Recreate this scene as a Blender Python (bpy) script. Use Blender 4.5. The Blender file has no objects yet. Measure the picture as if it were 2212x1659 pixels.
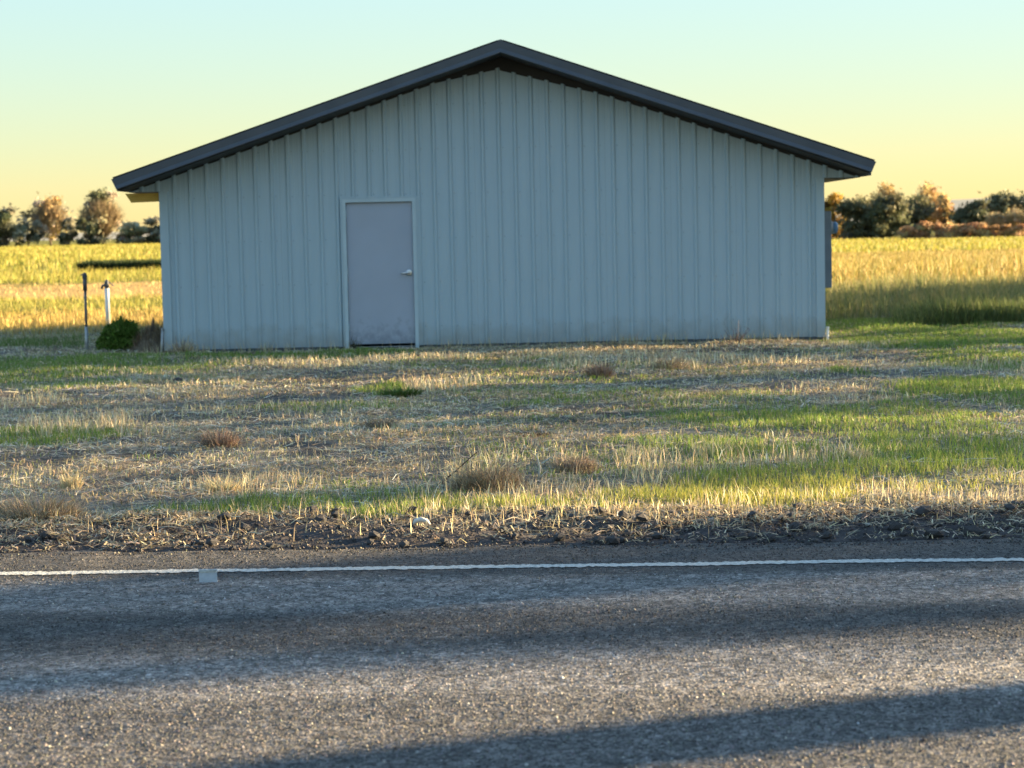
import bpy, math, random
import numpy as np
from mathutils import Matrix, Vector

random.seed(7)
RNG = np.random.default_rng(11)
scene = bpy.context.scene
C = scene.collection

# ------------------------------------------------------------------ camera
F_PX, CAM_H = 4240.0, 1.62                      # focal length in pixels of a 2212 px wide picture
PITCH, ROLL = math.atan(332 / F_PX), math.radians(1.2)
fw = np.array([0, math.cos(PITCH), -math.sin(PITCH)])
r0 = np.array([1.0, 0, 0]); u0 = np.array([0, math.sin(PITCH), math.cos(PITCH)])
rt = r0 * math.cos(ROLL) - u0 * math.sin(ROLL)
up = u0 * math.cos(ROLL) + r0 * math.sin(ROLL)
cam_data = bpy.data.cameras.new('camera')
cam = bpy.data.objects.new('camera', cam_data); C.objects.link(cam)
cam.matrix_world = Matrix(((rt[0], up[0], -fw[0], 0), (rt[1], up[1], -fw[1], 0),
                           (rt[2], up[2], -fw[2], CAM_H), (0, 0, 0, 1)))
cam_data.sensor_width = 36.0
cam_data.lens = 36.0 * F_PX / 2212
cam_data.clip_start, cam_data.clip_end = 0.1, 20000
cam_data.dof.use_dof = True
cam_data.dof.focus_distance = 11.5
cam_data.dof.aperture_fstop = 4.4
scene.camera = cam

# ------------------------------------------------------------------ sky and sun
SUN_EL = math.radians(8)
SUN_AZ = math.radians(90 - 18.3)                # clockwise from +Y (the view), so the sun stands to the right
SUN_DIR = Vector((math.sin(SUN_AZ) * math.cos(SUN_EL), math.cos(SUN_AZ) * math.cos(SUN_EL), math.sin(SUN_EL)))
world = bpy.data.worlds.new('World'); scene.world = world; world.use_nodes = True
wn, wl = world.node_tree.nodes, world.node_tree.links
sky_n = wn.new('ShaderNodeTexSky'); sky_n.sky_type = 'NISHITA'; sky_n.sun_disc = False
sky_n.sun_elevation = SUN_EL; sky_n.sun_rotation = SUN_AZ
sky_n.air_density = 1.0; sky_n.dust_density = 0.3; sky_n.ozone_density = 1.7
bg = wn['Background']; bg.inputs['Strength'].default_value = 0.15
# soften the glare round the sun: c / (1 + luminance / SKY_K), the same curve for the whole sky
SKY_K = 0.85
sk0 = wn.new('ShaderNodeRGBToBW')
sk1 = wn.new('ShaderNodeMath'); sk1.operation = 'MULTIPLY_ADD'; sk1.inputs[1].default_value = 1 / SKY_K; sk1.inputs[2].default_value = 1
sk2 = wn.new('ShaderNodeVectorMath'); sk2.operation = 'DIVIDE'
wl.new(sky_n.outputs[0], sk0.inputs[0]); wl.new(sk0.outputs[0], sk1.inputs[0])
wl.new(sky_n.outputs[0], sk2.inputs[0]); wl.new(sk1.outputs[0], sk2.inputs[1])
wl.new(sk2.outputs[0], bg.inputs[0])
sun_d = bpy.data.lights.new('sun', 'SUN'); sun_d.energy = 4.4; sun_d.angle = math.radians(0.5)
sun_d.color = (1.0, 0.75, 0.42)
sun = bpy.data.objects.new('sun', sun_d); C.objects.link(sun)
sun.rotation_euler = SUN_DIR.to_track_quat('Z', 'Y').to_euler(); sun.location = (0, 0, 30)
vs = scene.view_settings
vs.view_transform = 'Standard'; vs.look = 'None'; vs.gamma = 1.0; vs.exposure = 3.15
vs.use_curve_mapping = False
scene.render.engine = 'CYCLES'
scene.cycles.max_bounces = 6
scene.cycles.transparent_max_bounces = 8

# ------------------------------------------------------------------ helpers
def ray(x, y):
    return fw * F_PX + rt * (x - 1106) + up * (829.5 - y)
def gnd(x, y, z=0.0):                           # pixel of the photograph -> point on the ground
    d = ray(x, y); t = (z - CAM_H) / d[2]
    return d * t + np.array([0, 0, CAM_H])
def at_depth(x, y, Y):
    d = ray(x, y) * (Y / ray(x, y)[1]); return d + np.array([0, 0, CAM_H])

def hash2(i, j, s):
    h = (i.astype(np.int64) * 374761393 + j.astype(np.int64) * 668265263 + s * 1442695041) & 0x7fffffff
    h = ((h ^ (h >> 13)) * 1274126177) & 0x7fffffff
    return ((h ^ (h >> 16)) & 0xffff) / 65535.0
def vnoise(x, y, s=0):
    x = np.asarray(x, float); y = np.asarray(y, float)
    i, j = np.floor(x), np.floor(y); u, v = x - i, y - j
    u, v = u * u * (3 - 2 * u), v * v * (3 - 2 * v)
    return (hash2(i, j, s) * (1 - u) + hash2(i + 1, j, s) * u) * (1 - v) + \
           (hash2(i, j + 1, s) * (1 - u) + hash2(i + 1, j + 1, s) * u) * v
def fbm(x, y, s=0, o=4):
    r, a, t = 0, 0.5, 0
    for k in range(o):
        r = r + a * vnoise(np.asarray(x) * 2 ** k, np.asarray(y) * 2 ** k, s + k); t += a; a *= 0.5
    return r / t
def sstep(a, b, x):
    t = np.clip((x - a) / (b - a), 0, 1); return t * t * (3 - 2 * t)

def tag(o, label=None, cat=None, group=None, kind=None):
    if label: o['label'] = label
    if cat: o['category'] = cat
    if group: o['group'] = group
    if kind: o['kind'] = kind
    return o
def link(name, me, mat=None, parent=None):
    o = bpy.data.objects.new(name, me); C.objects.link(o)
    if mat and not me.materials: me.materials.append(mat)
    if parent: o.parent = parent
    return o
def empty(name, loc=(0, 0, 0)):
    o = bpy.data.objects.new(name, None); C.objects.link(o); o.location = loc
    o.empty_display_size = 0.2
    return o

class MB:
    """collects quads, boxes, tubes into one mesh"""
    def __init__(s): s.v, s.f = [], []
    def add(s, vs_, fs):
        b = len(s.v); s.v += [tuple(map(float, p)) for p in vs_]; s.f += [tuple(b + i for i in f) for f in fs]; return s
    def box(s, x0, x1, y0, y1, z0, z1):
        return s.add([(x0,y0,z0),(x1,y0,z0),(x1,y1,z0),(x0,y1,z0),(x0,y0,z1),(x1,y0,z1),(x1,y1,z1),(x0,y1,z1)],
                     [(3,2,1,0),(4,5,6,7),(0,1,5,4),(1,2,6,5),(2,3,7,6),(3,0,4,7)])
    def prism(s, poly, axis, a, b):
        """poly of 2D points extruded along axis ('x': (y,z), 'y': (x,z), 'z': (x,y))"""
        def p3(p, t): return {'x': (t, p[0], p[1]), 'y': (p[0], t, p[1]), 'z': (p[0], p[1], t)}[axis]
        n = len(poly); vs_ = [p3(p, a) for p in poly] + [p3(p, b) for p in poly]
        fs = [tuple(range(n))[::-1], tuple(range(n, 2 * n))] + [(i, (i + 1) % n, n + (i + 1) % n, n + i) for i in range(n)]
        return s.add(vs_, fs)
    def tube(s, pts, rad, n=8, cap=True):
        pts = [Vector(p) for p in pts]; rings = []
        for i, p in enumerate(pts):
            d = (pts[min(i + 1, len(pts) - 1)] - pts[max(i - 1, 0)]).normalized()
            a = d.orthogonal().normalized() if i == 0 else (prev - d * prev.dot(d)).normalized()
            prev = a; b = d.cross(a)
            r = rad[i] if hasattr(rad, '__len__') else rad
            rings.append([p + (a * math.cos(2 * math.pi * k / n) + b * math.sin(2 * math.pi * k / n)) * r for k in range(n)])
        fs = []
        for i in range(len(pts) - 1):
            fs += [(i*n+k, i*n+(k+1)%n, (i+1)*n+(k+1)%n, (i+1)*n+k) for k in range(n)]
        if cap: fs += [tuple(range(n))[::-1], tuple(range((len(pts)-1)*n, len(pts)*n))]
        return s.add([tuple(q) for r in rings for q in r], fs)
    def lathe(s, prof, c, axis='z', n=16):
        vs_, fs = [], []
        for r, h in prof:
            for k in range(n):
                a = 2 * math.pi * k / n; u, v = r * math.cos(a), r * math.sin(a)
                vs_.append({'z': (c[0]+u, c[1]+v, c[2]+h), 'x': (c[0]+h, c[1]+u, c[2]+v), 'y': (c[0]+u, c[1]+h, c[2]+v)}[axis])
        m = len(prof)
        for i in range(m - 1):
            fs += [(i*n+k, i*n+(k+1)%n, (i+1)*n+(k+1)%n, (i+1)*n+k) for k in range(n)]
        fs += [tuple(range(n)), tuple(range((m-1)*n, m*n))]
        return s.add(vs_, fs)
    def mesh(s, name):
        me = bpy.data.meshes.new(name); me.from_pydata(s.v, [], s.f); me.validate(); me.update(); return me
    def build(s, name, mat, parent=None, smooth=False, bevel=0):
        me = s.mesh(name)
        import bmesh
        bm = bmesh.new(); bm.from_mesh(me)
        bmesh.ops.recalc_face_normals(bm, faces=bm.faces)
        if bevel: bmesh.ops.bevel(bm, geom=list(bm.edges), offset=bevel, segments=1, affect='EDGES')
        bm.to_mesh(me); bm.free()
        if smooth: me.polygons.foreach_set('use_smooth', [True] * len(me.polygons))
        return link(name, me, mat, parent)

def strands(name, p0, p1, p2, w, side, col, mat, parent=None):
    """N grass blades / straws: base p0, middle p1, tip p2, width w, unit side vector, colour per blade"""
    n = len(p0)
    v = np.empty((n, 5, 3), np.float32); s = side * w[:, None] * 0.5
    v[:, 0], v[:, 1] = p0 - s, p0 + s
    v[:, 2], v[:, 3] = p1 + s * 0.75, p1 - s * 0.75
    v[:, 4] = p2
    me = bpy.data.meshes.new(name)
    me.vertices.add(n * 5); me.vertices.foreach_set('co', v.ravel())
    base = (np.arange(n) * 5)[:, None]
    li = np.concatenate([base + np.array([[0, 1, 2, 3]]), base + np.array([[3, 2, 4]])], 1).ravel().astype(np.int32)
    me.loops.add(n * 7); me.loops.foreach_set('vertex_index', li)
    st = (np.arange(n) * 7)[:, None] + np.array([[0, 4]])
    me.polygons.add(n * 2); me.polygons.foreach_set('loop_start', st.ravel().astype(np.int32))
    at = me.color_attributes.new('Col', 'FLOAT_COLOR', 'POINT')
    c = np.ones((n, 5, 4), np.float32); c[:, :, :3] = col[:, None, :]
    at.data.foreach_set('color', c.ravel())
    me.update(calc_edges=True); me.validate()
    return link(name, me, mat, parent)

def upright(pos, h, w, lean, rng):
    """arguments for strands(): upright curved blades"""
    n = len(pos); a = rng.uniform(0, 2 * np.pi, n); b = rng.uniform(0, 2 * np.pi, n)
    ld = np.stack([np.cos(a), np.sin(a), np.zeros(n)], 1) * (lean * rng.uniform(0.1, 1, n))[:, None]
    z = np.array([0, 0, 1.0])
    p1 = pos + (z * 0.55 + ld * 0.35) * h[:, None]
    p2 = pos + (z + ld) * h[:, None] * (1 / np.sqrt(1 + (ld ** 2).sum(1)))[:, None]
    side = np.stack([np.cos(b), np.sin(b), np.zeros(n)], 1)
    return pos - np.array([0, 0, 0.01]), p1, p2, w, side
def lying(pos, l, w, rng, rise=0.02):
    n = len(pos); a = rng.uniform(0, 2 * np.pi, n); d = np.stack([np.cos(a), np.sin(a), np.zeros(n)], 1)
    sd = np.stack([-np.sin(a), np.cos(a), rng.uniform(-.5, .5, n)], 1)
    p1 = pos + d * (l * 0.5)[:, None] + sd * (l * rng.uniform(-.15, .15, n))[:, None]
    p1[:, 2] += rng.uniform(0.2, 1, n) * rise
    p2 = pos + d * l[:, None]; p2[:, 2] += rng.uniform(-0.2, 1, n) * rise
    q = pos.copy(); q[:, 2] += 0.004
    return q, p1, p2, w, sd
def mixcol(cols, n, rng, jit=0.2):
    cols = np.array(cols); c = cols[rng.integers(0, len(cols), n)]
    return np.clip(c * (1 + rng.normal(0, jit, (n, 1))) * (1 + rng.normal(0, 0.05, (n, 3))), 0.005, 0.9)

# ------------------------------------------------------------------ materials
def mat_new(name):
    m = bpy.data.materials.new(name); m.use_nodes = True
    return m, m.node_tree.nodes, m.node_tree.links, m.node_tree.nodes['Principled BSDF']
def node(nt, kind, **kw):
    n = nt.new(kind)
    for k, v in kw.items(): setattr(n, k, v)
    return n
def noise_col(name, c1, c2, scale=6, rough=0.6, metallic=0.0, bump=0.0, bscale=60, detail=6, stretch=None, spec=0.4):
    m, N, L, P = mat_new(name)
    tc = N.new('ShaderNodeTexCoord'); src = tc.outputs['Object']
    if stretch:
        mp = N.new('ShaderNodeMapping'); mp.inputs['Scale'].default_value = stretch; L.new(src, mp.inputs[0]); src = mp.outputs[0]
    nz = N.new('ShaderNodeTexNoise'); nz.inputs['Scale'].default_value = scale; nz.inputs['Detail'].default_value = detail
    L.new(src, nz.inputs['Vector'])
    cr = N.new('ShaderNodeValToRGB'); cr.color_ramp.elements[0].position = 0.3; cr.color_ramp.elements[1].position = 0.7
    cr.color_ramp.elements[0].color = (*c1, 1); cr.color_ramp.elements[1].color = (*c2, 1)
    L.new(nz.outputs['Fac'], cr.inputs[0]); L.new(cr.outputs[0], P.inputs['Base Color'])
    P.inputs['Roughness'].default_value = rough; P.inputs['Metallic'].default_value = metallic
    P.inputs['Specular IOR Level'].default_value = spec
    if bump:
        n2 = N.new('ShaderNodeTexNoise'); n2.inputs['Scale'].default_value = bscale; n2.inputs['Detail'].default_value = 5
        L.new(tc.outputs['Object'], n2.inputs['Vector'])
        b = N.new('ShaderNodeBump'); b.inputs['Strength'].default_value = bump; b.inputs['Distance'].default_value = 0.02
        L.new(n2.outputs['Fac'], b.inputs['Height']); L.new(b.outputs[0], P.inputs['Normal'])
    return m
def leafy(name, trans=0.35, rough=0.65):
    """colour from the mesh's Col attribute, partly translucent"""
    m, N, L, P = mat_new(name)
    a = N.new('ShaderNodeAttribute'); a.attribute_name = 'Col'
    L.new(a.outputs['Color'], P.inputs['Base Color'])
    P.inputs['Roughness'].default_value = rough; P.inputs['Specular IOR Level'].default_value = 0.2
    t = N.new('ShaderNodeBsdfTranslucent'); L.new(a.outputs['Color'], t.inputs[0])
    mx = N.new('ShaderNodeMixShader'); mx.inputs[0].default_value = trans
    L.new(P.outputs[0], mx.inputs[1]); L.new(t.outputs[0], mx.inputs[2])
    L.new(mx.outputs[0], N['Material Output'].inputs[0])
    return m

M = {}
M['grass'] = leafy('grass_blades'); M['straw'] = leafy('dry_straw', 0.2); M['leaf'] = leafy('leaves', 0.3)
M['twig'] = leafy('twigs', 0.1, 0.8)
M['bark'] = noise_col('bark', (0.05, 0.038, 0.028), (0.13, 0.10, 0.075), 9, 0.9, bump=0.6)
M['trim'] = noise_col('dark_trim_paint', (0.062, 0.070, 0.082), (0.080, 0.088, 0.100), 3, 0.42, spec=0.35)
M['roof'] = noise_col('roof_paint', (0.05, 0.06, 0.08), (0.065, 0.075, 0.095), 2, 0.4)
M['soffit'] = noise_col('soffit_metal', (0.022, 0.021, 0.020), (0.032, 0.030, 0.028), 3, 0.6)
M['frame'] = noise_col('frame_paint', (0.40, 0.50, 0.54), (0.45, 0.55, 0.59), 5, 0.4)
M['wood'] = noise_col('raw_timber', (0.50, 0.29, 0.05), (0.66, 0.42, 0.09), 5, 0.75, stretch=(1, 8, 14), bump=0.2, bscale=30)
M['concrete'] = noise_col('concrete', (0.30, 0.30, 0.28), (0.42, 0.41, 0.38), 7, 0.9, bump=0.3, bscale=80)
M['steel'] = noise_col('brushed_steel', (0.62, 0.62, 0.61), (0.72, 0.71, 0.70), 20, 0.32, metallic=0.85)
M['rubber'] = noise_col('black_rubber', (0.012, 0.012, 0.013), (0.025, 0.025, 0.026), 12, 0.7)
M['galv'] = noise_col('galvanised_pipe', (0.26, 0.27, 0.27), (0.40, 0.41, 0.40), 12, 0.5, metallic=0.4)
M['pvc'] = noise_col('white_plastic', (0.72, 0.71, 0.67), (0.80, 0.79, 0.75), 6, 0.45)
M['iron'] = noise_col('painted_iron', (0.05, 0.055, 0.065), (0.10, 0.105, 0.115), 12, 0.5)
M['cabinet'] = noise_col('grey_cabinet_paint', (0.14, 0.17, 0.20), (0.18, 0.21, 0.24), 5, 0.5)
M['rock'] = noise_col('dark_basalt', (0.030, 0.028, 0.030), (0.095, 0.088, 0.085), 14, 0.9, bump=0.6, bscale=60)
M['pale_rock'] = noise_col('pale_stone', (0.24, 0.22, 0.18), (0.38, 0.35, 0.30), 12, 0.85, bump=0.4)
M['core'] = noise_col('wall_core', (0.10, 0.11, 0.12), (0.12, 0.13, 0.14), 3, 0.8)
M['screw'] = noise_col('screw_heads', (0.16, 0.20, 0.23), (0.22, 0.26, 0.29), 30, 0.5)

def siding_mat():
    m, N, L, P = mat_new('blue_grey_siding_paint')
    tc = N.new('ShaderNodeTexCoord')
    mp = N.new('ShaderNodeMapping'); mp.inputs['Scale'].default_value = (7, 7, 0.35)
    L.new(tc.outputs['Object'], mp.inputs[0])
    nz = N.new('ShaderNodeTexNoise'); nz.inputs['Scale'].default_value = 1.6; nz.inputs['Detail'].default_value = 7
    L.new(mp.outputs[0], nz.inputs['Vector'])
    cr = N.new('ShaderNodeValToRGB'); e = cr.color_ramp.elements
    e[0].position, e[0].color = 0.25, (0.340, 0.442, 0.495, 1); e[1].position, e[1].color = 0.75, (0.372, 0.476, 0.530, 1)
    L.new(nz.outputs['Fac'], cr.inputs[0])
    # dust splashed up from the ground
    sp = N.new('ShaderNodeSeparateXYZ'); L.new(tc.outputs['Object'], sp.inputs[0])
    n2 = N.new('ShaderNodeTexNoise'); n2.inputs['Scale'].default_value = 5; n2.inputs['Detail'].default_value = 8
    L.new(tc.outputs['Object'], n2.inputs['Vector'])
    ad = node(N, 'ShaderNodeMath', operation='MULTIPLY_ADD'); L.new(n2.outputs['Fac'], ad.inputs[0]); ad.inputs[1].default_value = -0.5; L.new(sp.outputs['Z'], ad.inputs[2])
    mr = N.new('ShaderNodeMapRange'); mr.inputs[1].default_value = -0.15; mr.inputs[2].default_value = 0.12; mr.inputs[3].default_value = 0.45; mr.inputs[4].default_value = 0.0
    L.new(ad.outputs[0], mr.inputs[0])
    mx = node(N, 'ShaderNodeMix', data_type='RGBA'); L.new(mr.outputs[0], mx.inputs[0]); L.new(cr.outputs[0], mx.inputs[6]); mx.inputs[7].default_value = (0.21, 0.20, 0.17, 1)
    L.new(mx.outputs[2], P.inputs['Base Color'])
    P.inputs['Roughness'].default_value = 0.34; P.inputs['Specular IOR Level'].default_value = 0.5
    n3 = N.new('ShaderNodeTexNoise'); n3.inputs['Scale'].default_value = 2.2; n3.inputs['Detail'].default_value = 2
    L.new(tc.outputs['Object'], n3.inputs['Vector'])
    b = N.new('ShaderNodeBump'); b.inputs['Strength'].default_value = 0.25; b.inputs['Distance'].default_value = 0.02
    L.new(n3.outputs['Fac'], b.inputs['Height']); L.new(b.outputs[0], P.inputs['Normal'])
    return m
M['siding'] = siding_mat()

def door_mat():
    m, N, L, P = mat_new('grey_door_paint')
    tc = N.new('ShaderNodeTexCoord'); sp = N.new('ShaderNodeSeparateXYZ'); L.new(tc.outputs['Object'], sp.inputs[0])
    n2 = N.new('ShaderNodeTexNoise'); n2.inputs['Scale'].default_value = 9; n2.inputs['Detail'].default_value = 9; n2.inputs['Roughness'].default_value = 0.7
    L.new(tc.outputs['Object'], n2.inputs['Vector'])
    ad = node(N, 'ShaderNodeMath', operation='MULTIPLY_ADD'); L.new(n2.outputs['Fac'], ad.inputs[0]); ad.inputs[1].default_value = -1.1; L.new(sp.outputs['Z'], ad.inputs[2])
    mr = N.new('ShaderNodeMapRange'); mr.inputs[1].default_value = -0.5; mr.inputs[2].default_value = -0.2; mr.inputs[3].default_value = 0.6; mr.inputs[4].default_value = 0.0
    L.new(ad.outputs[0], mr.inputs[0])
    mx = node(N, 'ShaderNodeMix', data_type='RGBA'); L.new(mr.outputs[0], mx.inputs[0]); mx.inputs[6].default_value = (0.36, 0.40, 0.47, 1); mx.inputs[7].default_value = (0.17, 0.19, 0.22, 1)
    n3 = N.new('ShaderNodeTexNoise'); n3.inputs['Scale'].default_value = 2; n3.inputs['Detail'].default_value = 6; L.new(tc.outputs['Object'], n3.inputs['Vector'])
    mr3 = N.new('ShaderNodeMapRange'); mr3.inputs[3].default_value = 0.9; mr3.inputs[4].default_value = 1.1; L.new(n3.outputs['Fac'], mr3.inputs[0])
    ml = node(N, 'ShaderNodeVectorMath', operation='SCALE'); L.new(mx.outputs[2], ml.inputs[0]); L.new(mr3.outputs[0], ml.inputs['Scale'])
    L.new(ml.outputs[0], P.inputs['Base Color']); P.inputs['Roughness'].default_value = 0.5; P.inputs['Specular IOR Level'].default_value = 0.35
    return m
M['door'] = door_mat()

def road_mat():
    """chip-seal asphalt: v = distance from the edge line (local -Y), two polished wheel paths"""
    m, N, L, P = mat_new('chip_seal_asphalt')
    tc = N.new('ShaderNodeTexCoord'); sp = N.new('ShaderNodeSeparateXYZ'); L.new(tc.outputs['Object'], sp.inputs[0])
    mp = N.new('ShaderNodeMapping'); mp.inputs['Scale'].default_value = (0.12, 1.1, 1); L.new(tc.outputs['Object'], mp.inputs[0])
    wz = N.new('ShaderNodeTexNoise'); wz.inputs['Scale'].default_value = 2.5; wz.inputs['Detail'].default_value = 6; L.new(mp.outputs[0], wz.inputs['Vector'])
    wv = node(N, 'ShaderNodeMath', operation='MULTIPLY_ADD'); L.new(wz.outputs['Fac'], wv.inputs[0]); wv.inputs[1].default_value = 0.5; L.new(sp.outputs['Y'], wv.inputs[2])
    mr = N.new('ShaderNodeMapRange'); mr.inputs[1].default_value = 1.25; mr.inputs[2].default_value = -6.75   # v -1..7
    L.new(wv.outputs[0], mr.inputs[0])
    cr = N.new('ShaderNodeValToRGB'); cr.color_ramp.interpolation = 'EASE'; E_ = cr.color_ramp.elements
    stops = [(-0.9, .036), (0.10, .042), (0.36, .125), (0.95, .130), (1.22, .050), (1.75, .054), (2.1, .140), (2.65, .146), (2.85, .080), (3.4, .085), (4.0, .075), (7, .09)]
    for i, (v, g) in enumerate(stops):
        el = E_[i] if i < 2 else E_.new(0.5)
        el.position = (v + 1) / 8
    for el, (v, g) in zip(E_, stops): el.position = (v + 1) / 8; el.color = (g * 1.10, g, g * .90, 1)
    L.new(mr.outputs[0], cr.inputs[0])
    # stone chips
    vo = N.new('ShaderNodeTexVoronoi'); vo.inputs['Scale'].default_value = 72
    wn_ = N.new('ShaderNodeTexNoise'); wn_.inputs['Scale'].default_value = 60; wn_.inputs['Detail'].default_value = 4; L.new(tc.outputs['Object'], wn_.inputs['Vector'])
    wa = node(N, 'ShaderNodeVectorMath', operation='MULTIPLY_ADD'); L.new(wn_.outputs['Color'], wa.inputs[0]); wa.inputs[1].default_value = (.007, .007, .007); L.new(tc.outputs['Object'], wa.inputs[2]); L.new(wa.outputs[0], vo.inputs['Vector'])
    vs2 = N.new('ShaderNodeSeparateColor'); L.new(vo.outputs['Color'], vs2.inputs[0])
    m1 = N.new('ShaderNodeMapRange'); m1.inputs[3].default_value = 0.15; m1.inputs[4].default_value = 2.0; L.new(vs2.outputs[0], m1.inputs[0])
    pw = node(N, 'ShaderNodeMath', operation='POWER'); L.new(vs2.outputs[1], pw.inputs[0]); pw.inputs[1].default_value = 22
    m2 = node(N, 'ShaderNodeMath', operation='MULTIPLY_ADD'); L.new(pw.outputs[0], m2.inputs[0]); m2.inputs[1].default_value = 1.8; L.new(m1.outputs[0], m2.inputs[2])
    nz = N.new('ShaderNodeTexNoise'); nz.inputs['Scale'].default_value = 14; nz.inputs['Detail'].default_value = 8; L.new(tc.outputs['Object'], nz.inputs['Vector'])
    m3 = N.new('ShaderNodeMapRange'); m3.inputs[1].default_value = 0.3; m3.inputs[2].default_value = 0.7; m3.inputs[3].default_value = 0.5; m3.inputs[4].default_value = 1.5; L.new(nz.outputs['Fac'], m3.inputs[0])
    mm = node(N, 'ShaderNodeMath', operation='MULTIPLY'); L.new(m2.outputs[0], mm.inputs[0]); L.new(m3.outputs[0], mm.inputs[1])
    sc = node(N, 'ShaderNodeVectorMath', operation='SCALE'); L.new(cr.outputs[0], sc.inputs[0]); L.new(mm.outputs[0], sc.inputs['Scale'])
    L.new(sc.outputs[0], P.inputs['Base Color'])
    P.inputs['Roughness'].default_value = 0.75; P.inputs['Specular IOR Level'].default_value = 0.35
    b = N.new('ShaderNodeBump'); b.inputs['Strength'].default_value = 0.75; b.inputs['Distance'].default_value = 0.009; b.invert = True
    L.new(vo.outputs['Distance'], b.inputs['Height'])
    b2 = N.new('ShaderNodeBump'); b2.inputs['Strength'].default_value = 0.6; b2.inputs['Distance'].default_value = 0.02
    n5 = N.new('ShaderNodeTexNoise'); n5.inputs['Scale'].default_value = 48; n5.inputs['Detail'].default_value = 9; n5.inputs['Roughness'].default_value = .65; L.new(tc.outputs['Object'], n5.inputs['Vector'])
    L.new(n5.outputs['Fac'], b2.inputs['Height']); L.new(b.outputs[0], b2.inputs['Normal']); L.new(b2.outputs[0], P.inputs['Normal'])
    return m
M['road'] = road_mat()
M['paint'] = noise_col('worn_white_paint', (0.28, 0.28, 0.25), (0.62, 0.61, 0.56), 60, 0.7, bump=0.5, bscale=90)
M['chip'] = leafy('stone_chips', 0.0, 0.75)
M['tab'] = noise_col('frosted_plastic', (.38, .42, .46), (.50, .54, .58), 40, .45)

def ground_mat():
    m, N, L, P = mat_new('soil_and_thatch')
    a = N.new('ShaderNodeAttribute'); a.attribute_name = 'Col'
    tc = N.new('ShaderNodeTexCoord')
    nz = N.new('ShaderNodeTexNoise'); nz.inputs['Scale'].default_value = 11; nz.inputs['Detail'].default_value = 10; nz.inputs['Roughness'].default_value = 0.7
    L.new(tc.outputs['Object'], nz.inputs['Vector'])
    mr = N.new('ShaderNodeMapRange'); mr.inputs[1].default_value = 0.3; mr.inputs[2].default_value = 0.7; mr.inputs[3].default_value = 0.45; mr.inputs[4].default_value = 1.5
    L.new(nz.outputs['Fac'], mr.inputs[0])
    s = node(N, 'ShaderNodeVectorMath', operation='SCALE'); L.new(a.outputs['Color'], s.inputs[0]); L.new(mr.outputs[0], s.inputs['Scale'])
    L.new(s.outputs[0], P.inputs['Base Color']); P.inputs['Roughness'].default_value = 0.95; P.inputs['Specular IOR Level'].default_value = 0.1
    n2 = N.new('ShaderNodeTexNoise'); n2.inputs['Scale'].default_value = 22; n2.inputs['Detail'].default_value = 8
    L.new(tc.outputs['Object'], n2.inputs['Vector'])
    b = N.new('ShaderNodeBump'); b.inputs['Strength'].default_value = 0.8; b.inputs['Distance'].default_value = 0.05
    L.new(n2.outputs['Fac'], b.inputs['Height']); L.new(b.outputs[0], P.inputs['Normal'])
    return m
M['ground'] = ground_mat()

# ------------------------------------------------------------------ ground cover layout (photo pixels -> ground ellipses)
RS = -0.045                                     # slope of the road across the view
LINE_Y, ASPH_Y = 9.31, 9.97                     # white line and asphalt edge at x = 0
def ell(lst):
    out = []
    for cx, cy, rx, ry, s in lst:
        g = gnd(cx, cy); d = g[1]
        dy = (gnd(cx, cy - ry)[1] - gnd(cx, cy + ry)[1]) / 2
        out.append((g[0], g[1], rx / F_PX * d, dy, s))
    return out
GREEN = ell([(90,795,330,34,.75),(330,790,260,26,.55),(620,770,330,9,.85),(180,832,120,12,.6),(865,846,62,13,1.0),(90,948,200,24,.85),
             (2120,845,240,34,.9),(1820,905,420,42,.75),(2040,975,330,58,.9),(1560,965,190,26,.8),(1480,1075,390,34,1.0),(1330,1092,300,26,1.0),
             (930,1100,330,30,.95),(480,1105,280,24,.95),(1880,1010,300,44,.85),(2050,730,300,30,.9),(2150,775,200,26,.7),(1800,800,60,12,.8),
             (1210,875,190,13,.6),(720,885,230,14,.45),(330,985,60,10,.4),(820,1075,260,14,.5),(1650,1035,260,26,.95),(2000,1060,260,22,.5),
             (650,1060,140,16,.5),(1950,700,280,20,.9)])
DRY = ell([(190,925,210,32,1.0),(640,1055,160,30,.8),(1040,1040,130,40,1.0),(1260,1010,80,30,.8),(1560,1005,260,30,1.0),(930,838,120,16,.9),
           (1850,978,45,16,1.0),(1000,1085,320,26,.7),(900,775,700,16,.7),(1500,780,400,16,.8),(150,1035,60,24,.8),(700,1085,300,20,.6),(60,875,90,26,.7),
           (2000,1080,330,32,.9),(1700,1090,300,26,.8),(1150,1090,300,22,.7),(1650,950,120,12,.6),(450,1045,70,20,.6),(1250,790,90,16,.8),
           (2100,790,160,14,.7),(1300,1060,200,20,.7),(1880,745,120,6,1.0),(1450,752,380,5,.9),(430,815,90,14,.5)])
SOIL = ell([(620,966,60,13,1),(700,994,48,18,1),(300,985,150,15,.9),(60,992,100,15,.8),(1450,828,280,13,.9),(1180,826,160,11,.7),(640,822,170,11,.6),(1190,992,45,11,.8),
            (560,1062,60,12,.7),(230,1072,90,12,.6),(1860,772,90,9,.7),(380,905,120,12,.5),(1000,965,140,14,.5),(900,1040,60,14,.6),(1900,1052,120,8,.5)])
def emask(lst, x, y, seed):
    wx = (fbm(x * 1.3, y * 1.3, seed) - .5) * 1.1; wy = (fbm(x * 1.1 + 9, y * 1.1, seed + 5) - .5) * 1.6
    out = np.zeros_like(x)
    for cx, cy, rx, ry, s in lst:
        r = np.sqrt(((x + wx - cx) / rx) ** 2 + ((y + wy - cy) / ry) ** 2)
        out = np.maximum(out, s * (1 - sstep(0.55, 1.15, r)))
    return out
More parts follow.
